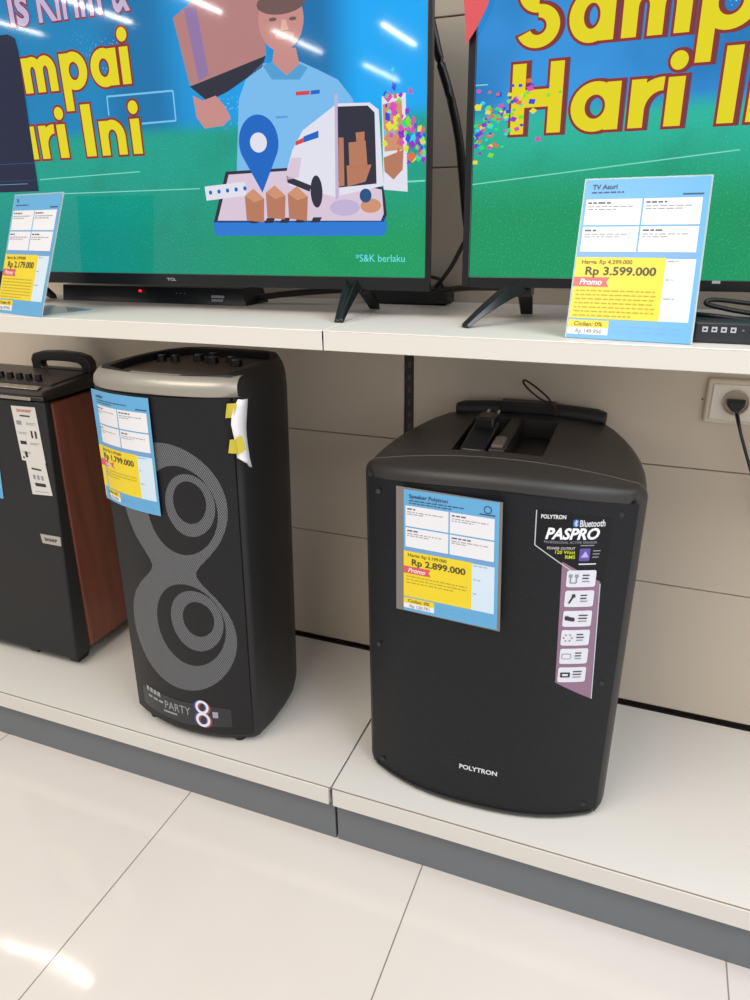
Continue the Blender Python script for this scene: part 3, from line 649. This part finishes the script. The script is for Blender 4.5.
strip([(0.1319, 0.5876), (0.1975, 0.5473), (0.2065, 0.2972), (0.1399, 0.3366)], stk_p, 1)
def pline(a, b, wd, mat, l):
    d = Vector((b[0] - a[0], b[1] - a[1])); nn = Vector((-d.y, d.x)).normalized() * wd
    strip([(a[0] - nn.x, a[1] - nn.y), (b[0] - nn.x, b[1] - nn.y), (b[0] + nn.x, b[1] + nn.y), (a[0] + nn.x, a[1] + nn.y)], mat, l)
for a, b in ([(0.0831, 0.6822), (0.0844, 0.6172)], [(0.0844, 0.6172), (0.162, 0.5607)], [(0.1979, 0.5433), (0.2065, 0.2972)]): pline(a, b, .0009, stk_l, 3)
def rbox(cx, cz, w_, h_, r_, mat, l, sk=0.):
    o_ = []
    for qx, qz, a0 in ((w_ - r_, h_ - r_, 0), (-w_ + r_, h_ - r_, 90), (-w_ + r_, -h_ + r_, 180), (w_ - r_, -h_ + r_, 270)):
        for i in range(4): a = R(a0 + 30 * i); o_.append((qx + r_ * math.cos(a), qz + r_ * math.sin(a)))
    strip([(cx + x, cz + z + x * sk) for x, z in o_], mat, l)
rnd = random.Random(4)
for k, q in enumerate(((0.1658, 0.5547), (0.166, 0.515), (0.1663, 0.4742), (0.1664, 0.4345), (0.1673, 0.395), (0.1673, 0.3545))):
    hw = (0.1891 - 0.141) / 2; rbox(q[0], q[1], hw, .0165, .004, stk_w, 5)
    for j in range(3):
        w_ = rnd.uniform(.010, .0155); pline((q[0] + .002, q[1] + .007 - .006 * j), (q[0] + .002 + w_, q[1] + .007 - .006 * j), .0012, INK if j < 2 else INK2, 8)
    cx, cz = q[0] - .0125, q[1]
    if k == 0:
        for s_ in (-1, 1): pline((cx + s_ * .005, cz - .008), (cx + s_ * .005, cz + .006), .0011, INK2, 8); rbox(cx + s_ * .005, cz + .006, .003, .003, .001, INK2, 9)
        pline((cx - .005, cz - .008), (cx + .005, cz - .008), .0011, INK2, 8)
    elif k == 1: pline((cx - .004, cz - .009), (cx + .002, cz + .004), .0016, INK, 8); rbox(cx + .003, cz + .006, .003, .0035, .0014, INK, 9)
    elif k == 2: rbox(cx, cz, .0085, .004, .002, INK, 8, -.2); rbox(cx - .005, cz + .003, .003, .003, .001, INK, 9)
    elif k == 3:
        for i in range(6): rbox(cx + .007 * math.cos(i * 1.05), cz + .007 * math.sin(i * 1.05), .0016, .0016, .0006, INK2, 8)
    elif k == 4: rbox(cx, cz, .0085, .006, .004, INK2, 8); rbox(cx, cz, .007, .0045, .003, stk_w, 9)
    else: rbox(cx + .001, cz, .0085, .0055, .001, INK, 8); rbox(cx + .001, cz, .005, .0022, .0006, stk_w, 9)
def ptx(s, a, b, zl, cap, mat, bold=.0, sh=0., slope=0.): m.text(s, a, b, zl, cap, lambda x, z: pf(5)(x, z + (x - a) * slope), mat, bold, 0, sh)
ptx('POLYTRON', 0.0913, 0.1317, 0.6675, .0075, wm, .03)
ptx('Bluetooth', 0.1547, 0.195, 0.6535, .0125, wm, .02)
ptx('PASPRO', 0.1005, 0.1876, 0.6296, .0215, M('white_print_bright', '#eef0f6', .4), .035, .25)
ptx('PROFESSIONAL ACTIVE SPEAKER', 0.0996, 0.1854, 0.6221, .0045, INK2, .0)
ptx('POWER OUTPUT', 0.1053, 0.1509, 0.6104, .005, wm, .0)
yg = M('print_lime', '#c9d41c', .4)
ptx('120 Watt', 0.1191, 0.1517, 0.6026, .0065, yg, .012); ptx('RMS', 0.1361, 0.1524, 0.5936, .0065, yg, .012)
q = (0.1672, 0.6011); rbox(q[0], q[1], .0085, .012, .002, M('print_purple', '#5b4a9c', .3), 4)
m.add([pf(6)(q[0] + a, q[1] + b) for a, b in ((-.006, -.005), (.007, -.005), (.001, .007))], [(0, 1, 2)], M('print_lavender', '#b3a4e0', .3))
for k in range(3): pline((q[0] + .013, q[1] + .007 - k * .006), (q[0] + .013 + .012 - k * .001, q[1] + .007 - k * .006), .001, INK2, 4)
pline((q[0] - .008, q[1] + .0175), (q[0] + .014, q[1] + .0175), .0009, INK2, 4); pline((q[0] - .008, q[1] - .018), (q[0] + .02, q[1] - .018), .0012, wm, 4)
q = (0.1483, 0.6602); rbox(q[0], q[1], .0045, .007, .0035, M('bluetooth_blue', '#2d6fc4', .3), 4)
for a, b in (((0, -.0055), (0, .0055)), ((0, .0055), (.0025, .003)), ((.0025, .003), (-.0025, -.0025)), ((0, -.0055), (.0025, -.003)), ((.0025, -.003), (-.0025, .0025))): pline((q[0] + a[0], q[1] + a[1]), (q[0] + b[0] + 1e-5, q[1] + b[1]), .0006, wm, 6)
m.build('sticker_strip', t)
# price card in its sleeve, taped to the grille
s = thing('price_card', 'price card in a clear sleeve on the grille of the wide black speaker', 'price sign')
TL, TR, BR, BL = Vector((0.1481, 0.059, 0.8607)), Vector((0.3243, 0.042, 0.8642)), Vector((0.3318, 0.042, 0.6173)), Vector((0.1483, 0.059, 0.6128))
def mpc(u, v, o):
    q = (TL * (1 - u) + TR * u) * (1 - v) + (BL * (1 - u) + BR * u) * v
    return tuple(q + Vector((-.09, -1, 0)) * (.0012 + o))
m = MB(); print_card(m, mpc, dict(title='Speaker Polytron', was='Harga: Rp 3.199.000', now='Rp 2.899.000', cic='Rp 120.791', sub=1, emblem=1, rows=3), 1, 5); m.build('printed_card', s)
m = MB(); sl = M('clear_sleeve', '#77736e', .15)
q4 = [Vector(mpc(u, v, 0)) for u, v in ((-.085, -.015), (1.03, -.005), (1.03, 1.01), (-.085, 1.005))]
m.loft([[tuple(p + Vector((0, .0012, 0))) for p in q4], [tuple(p + Vector((0, .0002, 0))) for p in q4]], sl); m.build('clear_sleeve', s)
# adapter lying in the top pocket, and the loose lead loop
a = thing('plug_adapter', 'black two pin plug adapter lying in the top pocket of the wide black speaker', 'adapter', (.2375, .262, Z0 + .7015), R(-2.5))
m = MB(); m.loft([[(-.025, -.06, 0), (.025, -.06, 0), (.025, .045, 0), (-.025, .045, 0)], [(-.025, -.06, .03), (.025, -.06, .03), (.024, .05, .058), (-.024, .05, .058)]], sat)
m.loft([[(-.02, .02, .04), (.02, .02, .04), (.02, .066, .04), (-.02, .066, .04)], [(-.018, .02, .07), (.018, .02, .07), (.018, .07, .07), (-.018, .07, .07)]], sat); m.build('adapter_body', a, bevel=.004, seg=2)
for x in (-.0105, .0105):
    m = MB(); m.tube([(x, .066, .058), (x, .080, .062)], .0033, blk, 8); m.tube([(x, .080, .062), (x, .094, .066)], .0031, M('bright_pin', '#e8e4dc', .2, .8), 8); m.build('pin', a, smooth=50)
lp = M('brown_lead', '#3a2417', .5)
o, out = cable('lead_loop', None, [(0.3566, 0.455, 0.9188), (0.3439, 0.462, 0.9336), (0.3289, 0.47, 0.9481), (0.3004, 0.48, 0.9658), (0.2786, 0.49, 0.9743), (0.2765, 0.485, 0.9697), (0.291, 0.475, 0.9574), (0.3174, 0.465, 0.9419), (0.3469, 0.458, 0.9305), (0.3595, 0.45, 0.9182)], .0022, lp)
tag(o, 'thin brown lead standing in a loop over the handle of the wide black speaker', 'cable')

# ------------------------------------------------------------------ tower speaker
KT = .032
post = lambda x, y, z: (x + KT * z, y, z)
def arct(x): return -.127 - .041 * (1 - min(1., abs(x) / .17) ** 2.2)
t = thing('tower_speaker', 'tall black tower speaker with two woofer rings on its grille and a grey top band', 'speaker', (-.3885, .20, Z0 + .0006))
tw = M('black_cabinet_plastic', '#191819', .5, bump=.25, scale=1300)
front = [(-.166 + .332 * i / 24, arct(-.166 + .332 * i / 24)) for i in range(25)]
out = front + [(.173, -.118), (.179, -.06), (.178, 0), (.172, .05), (.155, .1), (.128, .135), (.08, .152), (-.08, .152), (-.128, .135), (-.155, .1), (-.172, .05), (-.178, 0), (-.179, -.06), (-.173, -.118)]
def inset(o_, s_): return [(x * s_, (y + .0) * s_) for x, y in o_]
m = MB(); secs = []
for z, s_ in ((.010, .955), (.022, .985), (.045, 1.), (.80, 1.), (.835, .985), (.855, .955), (.868, .915)): secs.append([(x * s_, y * s_, z) for x, y in out])
m.loft(secs, tw); cab = m.build('cabinet', t, smooth=35, post=post)
k = MB(); k.prism([(-.14, -.112), (-.08, -.138), (0, -.147), (.08, -.138), (.14, -.112), (.15, -.02), (.14, .06), (.105, .115), (-.105, .115), (-.14, .06), (-.15, -.02)], .850, .90, tw); kc = k.build('cutter', t, post=post)
cut(cab, kc)
# grille with its printed figure
n = NT('patterned_speaker_grille')
xx = n.op('SUBTRACT', n.x, n.op('MULTIPLY', n.z, KT))
def dist(cx, cz, ra):
    a = n.op('SUBTRACT', xx, cx); b = n.op('DIVIDE', n.op('SUBTRACT', n.z, cz), ra)
    return n.op('SQRT', n.op('ADD', n.op('MULTIPLY', a, a), n.op('MULTIPLY', b, b)))
def inside(cx, cz, r_, ra): return n.op('LESS_THAN', dist(cx, cz, ra), r_)
DX = -.019
A1 = n.op('SUBTRACT', dist(.020, .60, 1.11), .123); A2 = n.op('SUBTRACT', dist(.008, .290, 1.10), .135)
sm = n.op('SMOOTH_MIN', A1, A2, .13)
figure = n.op('LESS_THAN', sm, 0.)
def minus(a, b): return n.op('MULTIPLY', a, n.op('SUBTRACT', 1., b))
c1 = minus(inside(.064 + DX, .592, .079, 1.25), inside(.086 + DX, .606, .053, 1.3)); c2 = minus(inside(.058 + DX, .318, .083, 1.25), inside(.076 + DX, .332, .061, 1.25))
figure = minus(minus(figure, c1), c2)
figure = minus(minus(figure, inside(.087 + DX, .613, .035, 1.33)), inside(.082 + DX, .338, .036, 1.22))
hx = n.op('MULTIPLY', n.op('SINE', n.op('MULTIPLY', xx, 1500.)), n.op('SINE', n.op('MULTIPLY', n.z, 900.)))
dots = n.step(hx, -.15, .35)
n.set(n.b.inputs['Base Color'], n.mix(figure, n.mix(dots, lin('#0c0d10'), lin('#1b1d22')), n.mix(dots, lin('#3c3e42'), lin('#75777b'))))
n.b.inputs['Roughness'].default_value = .45; n.b.inputs['Specular IOR Level'].default_value = .35; n.bump(hx, .25, .001)
m = MB()
gx = [-.162 + .324 * i / 40 for i in range(41)]
zlow = lambda x: .028
m.loft([[(x, arct(x) - .005, zlow(x)) for x in gx] + [(x, arct(x) + .003, zlow(x)) for x in gx[::-1]], [(x, arct(x) - .005, .829) for x in gx] + [(x, arct(x) + .003, .829) for x in gx[::-1]]], n.m)
m.build('grille', t, post=post, smooth=50)
band = M('satin_grey_band', '#a29c92', .34, .35)
m = MB(); secs = []
for dz, dy in ((.010, .006), (.010, -.003), (.018, -.006), (.032, -.004), (.042, .006), (.046, .016), (.046, .024)):
    secs.append([(x * (1.035 - max(0, dz - .025) * 1.2), arct(x) + dy + .008 * (abs(x) / .166) ** 8, .8225 + dz - .004 * (abs(x) / .166) ** 2) for x, _ in front])
m.loft(secs, band, cap0=False, cap1=False, close=False); o = m.build('top_band', t, post=post, smooth=50)
m = MB(); pm = M('brown_grey_control_panel', '#6e6156', .5); m.prism([(-.137, -.108), (0, -.143), (.137, -.108), (.147, -.02), (.137, .058), (.103, .112), (-.103, .112), (-.137, .058), (-.147, -.02)], .8505, .8525, pm)
for k in range(14): m.box(-.1 + .015 * k, -.094 + .015 * k, -.095, -.0915, .8525, .8531, gw)
m.build('control_panel', t, post=post)
for x, y, r_ in ((-.118, .03, .013), (-.088, .038, .013), (-.042, .06, .016), (-.022, .085, .012), (.005, .045, .017), (.042, .06, .014), (.072, .032, .017)):
    m = MB(); r_ *= .8; m.cyl((x, y, .8525), r_, .013, blk, 18, 'z', r_ * .85); m.box(x - .0015, x + .0015, y - r_ * .8, y, .8653, .8665, gw); m.build('control_knob', t, post=post, smooth=40)
for x, y in ((.12, -.125), (-.12, -.125), (.11, .10), (-.11, .10)): m = MB(); m.cyl((x, y, 0), .014, .014, tvback_m, 14); m.build('rubber_foot', t)
# badge along the foot of the grille
tf = lambda l: (lambda x, z: (x + KT * z, arct(x) - .0056 - .0002 * l, z))
m = MB(); dk = M('badge_dark', '#23262a', .3)
m.grid(lambda i, j: tf(0)(-.13 + .25 * i, (.052 - .01 * (1 - abs(2 * i - 1))) + (.05 + .014 * (1 - (2 * i - 1) ** 2)) * j), 14, 1, dk)
bd = M('badge_print', '#9a9ea4', .4); bw = M('badge_white', '#e6e2ea', .3)
m.text('PARTY', -0.0526, 0.0204, .071, .022, tf(2), bd, .0)
q = (0.0523, 0.0852)
def ringm(cx, cz, r0, r1, mat, l):
    f = tf(l); vs = []; N = 24
    for i in range(N): a = 2 * math.pi * i / N; vs += [f(cx + r0 * math.cos(a), cz + r0 * 1.15 * math.sin(a)), f(cx + r1 * math.cos(a), cz + r1 * 1.15 * math.sin(a))]
    m.add(vs, [(2 * i, 2 * i + 1, (2 * i + 3) % (2 * N), (2 * i + 2) % (2 * N)) for i in range(N)], mat)
bb = M('badge_blue', '#2f56b0', .3); br = M('badge_red', '#9a4a52', .3)
for dx, dz, mat, l in ((-.004, 0, bb, 1), (.004, -.002, br, 1), (0, 0, bw, 3)):
    ringm(q[0] + dx, q[1] + .0165 + dz, .0105, .0165, mat, l); ringm(q[0] + dx, q[1] - .0195 + dz, .0115, .018, mat, l)
q2 = (0.0838, 0.0841); m.grid(lambda i, j: tf(2)(q2[0] - .007 + .013 * i, q2[1] - .009 + .017 * j), 2, 1, bd)
q2 = (-0.1123, 0.0942)
for k in range(4): m.grid(lambda i, j, k=k: tf(2)(q2[0] + k * .0125 + .0095 * i, .1 - .001 * k + .013 * j), 2, 1, bd)
for k in range(3): m.grid(lambda i, j, k=k: tf(2)(q2[0] + .004 + k * .018 + .014 * i, .083 - .001 * k + .006 * j), 2, 1, bd)
m.grid(lambda i, j: tf(2)(-.058 + .04 * i, .06 + .005 * j), 3, 1, bd)
m.build('badge', t)
# curved price card on the tower
s = thing('price_card', 'curled price card taped on the upper left of the tower speaker grille', 'price sign', (-.3885, .20, Z0))
cTL, cTR, cBR, cBL = [(-0.1748, 0.8236), (-0.0059, 0.8269), (-0.0066, 0.5796), (-0.1737, 0.58)]
def mpt(u, v, o):
    x = .010 * u + (cTL[0] * (1 - u) + cTR[0] * u) * (1 - v) + (cBL[0] * (1 - u) + cBR[0] * u) * v
    z = (cTL[1] * (1 - u) + cTR[1] * u) * (1 - v) + (cBL[1] * (1 - u) + cBR[1] * u) * v
    return (x + KT * z, arct(x) - .0065 - o - .004 * (u * 2 - 1) ** 2 * (u > .5), z)
m = MB(); print_card(m, mpt, dict(title='Speaker', was='Harga: Rp 2.199.000', now='Rp 1.799.000', cic='Rp 74.958', sub=1, rows=3), 8, 9); m.build('printed_card', s)
m = MB(); q = [mpt(i / 8, 1, -.0003) for i in range(9)]; q2 = [mpt(i / 8, 0, -.0003) for i in range(9)]
m.add(q + q2, [(i, i + 1, 10 + i, 9 + i) for i in range(8)], M('card_back_paper', '#d8d8d8', .5)); m.build('card_back', s)
# white paper strip held by yellow tape
s = thing('paper_strip', 'curled white paper strip held by yellow tape on the right edge of the tower speaker', 'paper')
m = MB(); pw = M('white_paper', '#efecee', .5)
rows = [((-0.1763, 0.052, 1.0006), (-0.1701, 0.075, 0.9966)), ((-0.1819, 0.045, 0.9876), (-0.171, 0.072, 0.9799)), ((-0.1861, 0.04, 0.9693), (-0.1726, 0.07, 0.9627)), ((-0.1889, 0.04, 0.9536), (-0.1756, 0.07, 0.9427)), ((-0.1897, 0.045, 0.9346), (-0.1764, 0.07, 0.9227)), ((-0.1888, 0.05, 0.9094), (-0.1752, 0.07, 0.9007)), ((-0.1891, 0.05, 0.8851), (-0.1725, 0.068, 0.8812)), ((-0.1689, 0.055, 0.8725), (-0.1675, 0.066, 0.8629))]
vs = []
for a, b in rows:
    a, b = Vector(a), Vector(b); mid = (a + b) / 2 + Vector((.002, -.006, 0)); vs += [tuple(a), tuple(mid), tuple(b)]
fs = []
for k in range(len(rows) - 1): fs += [(3 * k, 3 * k + 1, 3 * k + 4, 3 * k + 3), (3 * k + 1, 3 * k + 2, 3 * k + 5, 3 * k + 4)]
m.add(vs, fs, pw); o = m.build('paper', s, smooth=60); o.modifiers.new('thick', 'SOLIDIFY').thickness = .0006
yt = M('yellow_tape', '#c9bb3a', .3)
for quad in ([(-0.1993, 0.049, 0.9909), (-0.1744, 0.0445, 0.9949), (-0.1844, 0.042, 0.967), (-0.2057, 0.049, 0.9624)], [(-0.2003, 0.049, 0.9205), (-0.1833, 0.047, 0.9238), (-0.1852, 0.047, 0.8946), (-0.2067, 0.049, 0.8927)], [(-0.1819, 0.042, 0.9283), (-0.1747, 0.052, 0.9301), (-0.1699, 0.054, 0.9021), (-0.181, 0.042, 0.8946)]):
    m = MB(); m.poly(quad, yt); o = m.build('yellow_tape', s); o.modifiers.new('thick', 'SOLIDIFY').thickness = .0005

# ------------------------------------------------------------------ wood sided trolley speaker
KS = 0.
posts = lambda x, y, z: (x + KS * z, y, z)
sf = lambda z: -.15 + .084 * z
t = thing('trolley_speaker', 'black trolley speaker with reddish wood sides and a pull handle, at the left edge', 'speaker', (-1.03, .30, Z0 + .0006))
sbk = M('black_front_cloth', '#1a1a1c', .55, bump=.2, scale=1500); gl = M('gloss_black_trim', '#1d1b1a', .3)
n = NT('reddish_wood_veneer')
st = n.t.nodes.new('ShaderNodeMapping'); st.inputs['Scale'].default_value = (14, 14, 1.2); n.t.links.new(n.vec, st.inputs['Vector'])
nz = n.t.nodes.new('ShaderNodeTexNoise'); nz.inputs['Scale'].default_value = 3; nz.inputs['Detail'].default_value = 5; n.t.links.new(st.outputs[0], nz.inputs['Vector'])
n.set(n.b.inputs['Base Color'], n.mix(nz.outputs['Fac'], lin('#57291d'), lin('#94503a'))); n.b.inputs['Roughness'].default_value = .35; wood = n.m
m = MB(); hw = .176
m.loft([[(-hw, -.091, .03), (hw, -.091, .03), (hw, .17, .03), (-hw, .17, .03)], [(-hw, -.066, .735), (hw, -.066, .735), (hw, .14, .735), (-hw, .14, .735)]], tw)
m.build('cabinet', t, bevel=.004, seg=2, post=posts)
m = MB(); m.loft([[(-.2, sf(.028), .028), (.2, sf(.028), .028), (.2, -.092, .028), (-.2, -.092, .028)], [(-.2, sf(.735), .735), (.2, sf(.735), .735), (.2, -.067, .735), (-.2, -.067, .735)]], sbk); m.build('front_baffle', t, bevel=.006, seg=3, post=posts)
for s_ in (-1, 1):
    m = MB(); a_, b_ = (hw + .001, .2) if s_ > 0 else (-.2, -hw - .001)
    m.loft([[(a_, -.0905, .034), (b_, -.0905, .034), (b_, .165, .034), (a_, .165, .034)], [(a_, -.0655, .728), (b_, -.0655, .728), (b_, .136, .728), (a_, .136, .728)]], wood); m.build('wood_side', t, bevel=.010, seg=4, post=posts)
m = MB(); zt = .737
m.loft([[(-.203, sf(zt) - .004, zt), (.203, sf(zt) - .004, zt), (.203, .142, zt), (-.203, .142, zt)], [(-.2, sf(zt) - .002, zt + .012), (.2, sf(zt) - .002, zt + .012), (.2, .142, zt + .02), (-.2, .142, zt + .02)], [(-.185, sf(zt) + .02, zt + .02), (.185, sf(zt) + .02, zt + .02), (.19, .13, zt + .032), (-.19, .13, zt + .032)]], gl); m.build('top_cap', t, bevel=.004, seg=2, post=posts)
sil = M('silver_trim', '#b9b2a6', .22, .8)
m = MB(); m.loft([[(-.19, sf(zt) + .0195, zt + .0205), (.165, sf(zt) + .0195, zt + .0205), (.155, sf(zt) + .045, zt + .0225), (-.19, sf(zt) + .045, zt + .0225)], [(-.19, sf(zt) + .021, zt + .024), (.165, sf(zt) + .021, zt + .024), (.155, sf(zt) + .045, zt + .0255), (-.19, sf(zt) + .045, zt + .0255)]], sil)
m.box(-.195, .165, sf(zt) - .0075, sf(zt) + .004, zt + .001, zt + .009, sil); m.build('silver_trim', t, bevel=.0015, seg=2, post=posts)
m = MB(); m.loft([[(-.18, sf(zt) + .06, zt + .0225), (.17, sf(zt) + .06, zt + .0225), (.17, .1, zt + .0305), (-.18, .1, zt + .0305)], [(-.178, sf(zt) + .062, zt + .027), (.168, sf(zt) + .062, zt + .027), (.168, .098, zt + .034), (-.178, .098, zt + .034)]], M('brown_top_panel', '#3d3733', .4)); m.build('control_panel', t, post=posts)
for k in range(8):
    m = MB(); m.cyl((.10 - .032 * k, .002, zt + .029), .0095, .014, blk, 16, 'z', .008); m.build('control_knob', t, post=posts, smooth=40)
hd = M('black_handle_plastic', '#191817', .4)
m = MB(); op = [(-.02, 0), (.185, 0), (.183, .03), (.172, .045), (.14, .053), (.08, .056), (.02, .053), (-.012, .045), (-.022, .03)]
inn = [(.013, .010), (.152, .010), (.150, .020), (.14, .026), (.11, .0285), (.08, .029), (.05, .0285), (.02, .026), (.011, .02)]
N = len(op); z_ = zt + .028
vs = [(x, y, z + z_) for y in (.10, .125) for x, z in op] + [(x, y, z + z_) for y in (.10, .125) for x, z in inn]
fs = []
for i in range(N):
    j = (i + 1) % N
    fs += [(i, j, N + j, N + i), (2 * N + j, 2 * N + i, 3 * N + i, 3 * N + j), (j, i, 2 * N + i, 2 * N + j), (N + i, N + j, 3 * N + j, 3 * N + i)]
m.add(vs, fs, hd); o = m.build('pull_handle', t, bevel=.004, seg=2, post=posts); recalc(o)
for x in (.165, -.165, .02):
    m = MB(); m.loft([[(x - .014, -.125, 0), (x + .014, -.125, 0), (x + .014, -.085, 0), (x - .014, -.085, 0)], [(x - .022, -.135, .032), (x + .022, -.135, .032), (x + .022, -.075, .032), (x - .022, -.075, .032)]], tvback_m); m.build('foot', t, bevel=.004, seg=2)
for x in (-.15, .15):
    m = MB(); m.cyl((x - .012, .13, .026), .026, .024, tvback_m, 20, 'x'); m.build('wheel', t)
fs_ = lambda l: (lambda x, z: (x + KS * z, sf(z) - .0006 - .0002 * l, z))
m = MB(); lw = M('label_white', '#d5d2cc', .4)
f = fs_(1); sq = [(0.0909, 0.7197), (0.1692, 0.7209), (0.1811, 0.5811), (0.1037, 0.5817)]; m.add([f(*q) for q in sq], [(0, 1, 2, 3)], lw)
sq2 = [(0.1163, 0.587), (0.1794, 0.5809), (0.1903, 0.4973), (0.1234, 0.4941)]; m.add([fs_(2)(*q) for q in sq2], [(0, 1, 2, 3)], lw)
def qmap(q4): return lambda u, v: tuple((q4[0][i] * (1 - u) + q4[1][i] * u) * (1 - v) + (q4[3][i] * (1 - u) + q4[2][i] * u) * v for i in (0, 1))
def qr(q4, u0, u1, v0, v1, mat, l): g_ = qmap(q4); m.add([fs_(l)(*g_(u, v)) for u, v in ((u0, v0), (u1, v0), (u1, v1), (u0, v1))], [(0, 1, 2, 3)], mat)
g_ = qmap(sq); m.text('SHARP', .2, .82, 1 - .10, .05, lambda x, z: fs_(4)(*g_(x, 1 - z)), REP, .03)
qr(sq, .3, .72, .155, .18, INK, 4)
for k in range(4):
    v = .27 + k * .18; left = k % 2
    qr(sq, .08 if left else .5, .45 if left else .9, v + .02, v + .03, INK2, 4); qr(sq, .12 if left else .5, .42 if left else .8, v + .045, v + .053, INK2, 4)
qr(sq, .1, .3, .26, .335, INK2, 4); qr(sq, .62, .69, .43, .56, INK, 4); qr(sq, .78, .86, .43, .56, INK, 4); qr(sq, .1, .36, .63, .69, INK, 4); qr(sq, .2, .3, .82, .93, INK, 4); qr(sq, .08, .14, .92, .96, INK, 4)
qr(sq2, .22, .72, .22, .27, INK, 4)
for k in range(3): qr(sq2, .22 + k * .2, .34 + k * .2, .42, .55, INK2, 4)
qr(sq2, .25, .78, .65, .75, INK, 4); qr(sq2, .15, .85, .9, .915, INK2, 4)
m.build('feature_label', t)
m = MB(); sq3 = [(0.1322, 0.3876), (0.1995, 0.388), (0.199, 0.3631), (0.1367, 0.3632)]
ff = [fs_(0)(*q) for q in sq3]; gg = [fs_(12)(*q) for q in sq3]; m.loft([ff, gg], M('silver_badge', '#bdbab4', .3, .5)); g3 = qmap(sq3)
m.text('SHARP', .18, .82, .32, .36, lambda x, z: fs_(14)(*g3(x, 1 - z)), INK, .03); m.build('brand_badge', t)
s = thing('price_card', 'partly cut off price card on the front of the wood sided trolley speaker', 'price sign', (-1.03, .30, Z0))
cd4 = [(-0.1072, 0.5821), (0.0274, 0.5828), (0.019, 0.4685), (-0.1035, 0.4668)]; gc = qmap([(cd4[1][0] - .177, cd4[1][1] + .12), (cd4[1][0] - .001, cd4[1][1] + .12), (cd4[2][0], cd4[2][1]), (cd4[2][0] - .177, cd4[2][1])])
m = MB(); print_card(m, lambda u, v, o: (lambda q: (q[0] + KS * q[1], sf(q[1]) - .0012 - o, q[1]))(gc(u, v)), dict(title='Speaker', was='Harga: Rp 2.499.000', now='Rp 2.199.000', cic='Rp 91.625', rows=3), 1, 11); m.build('printed_card', s)
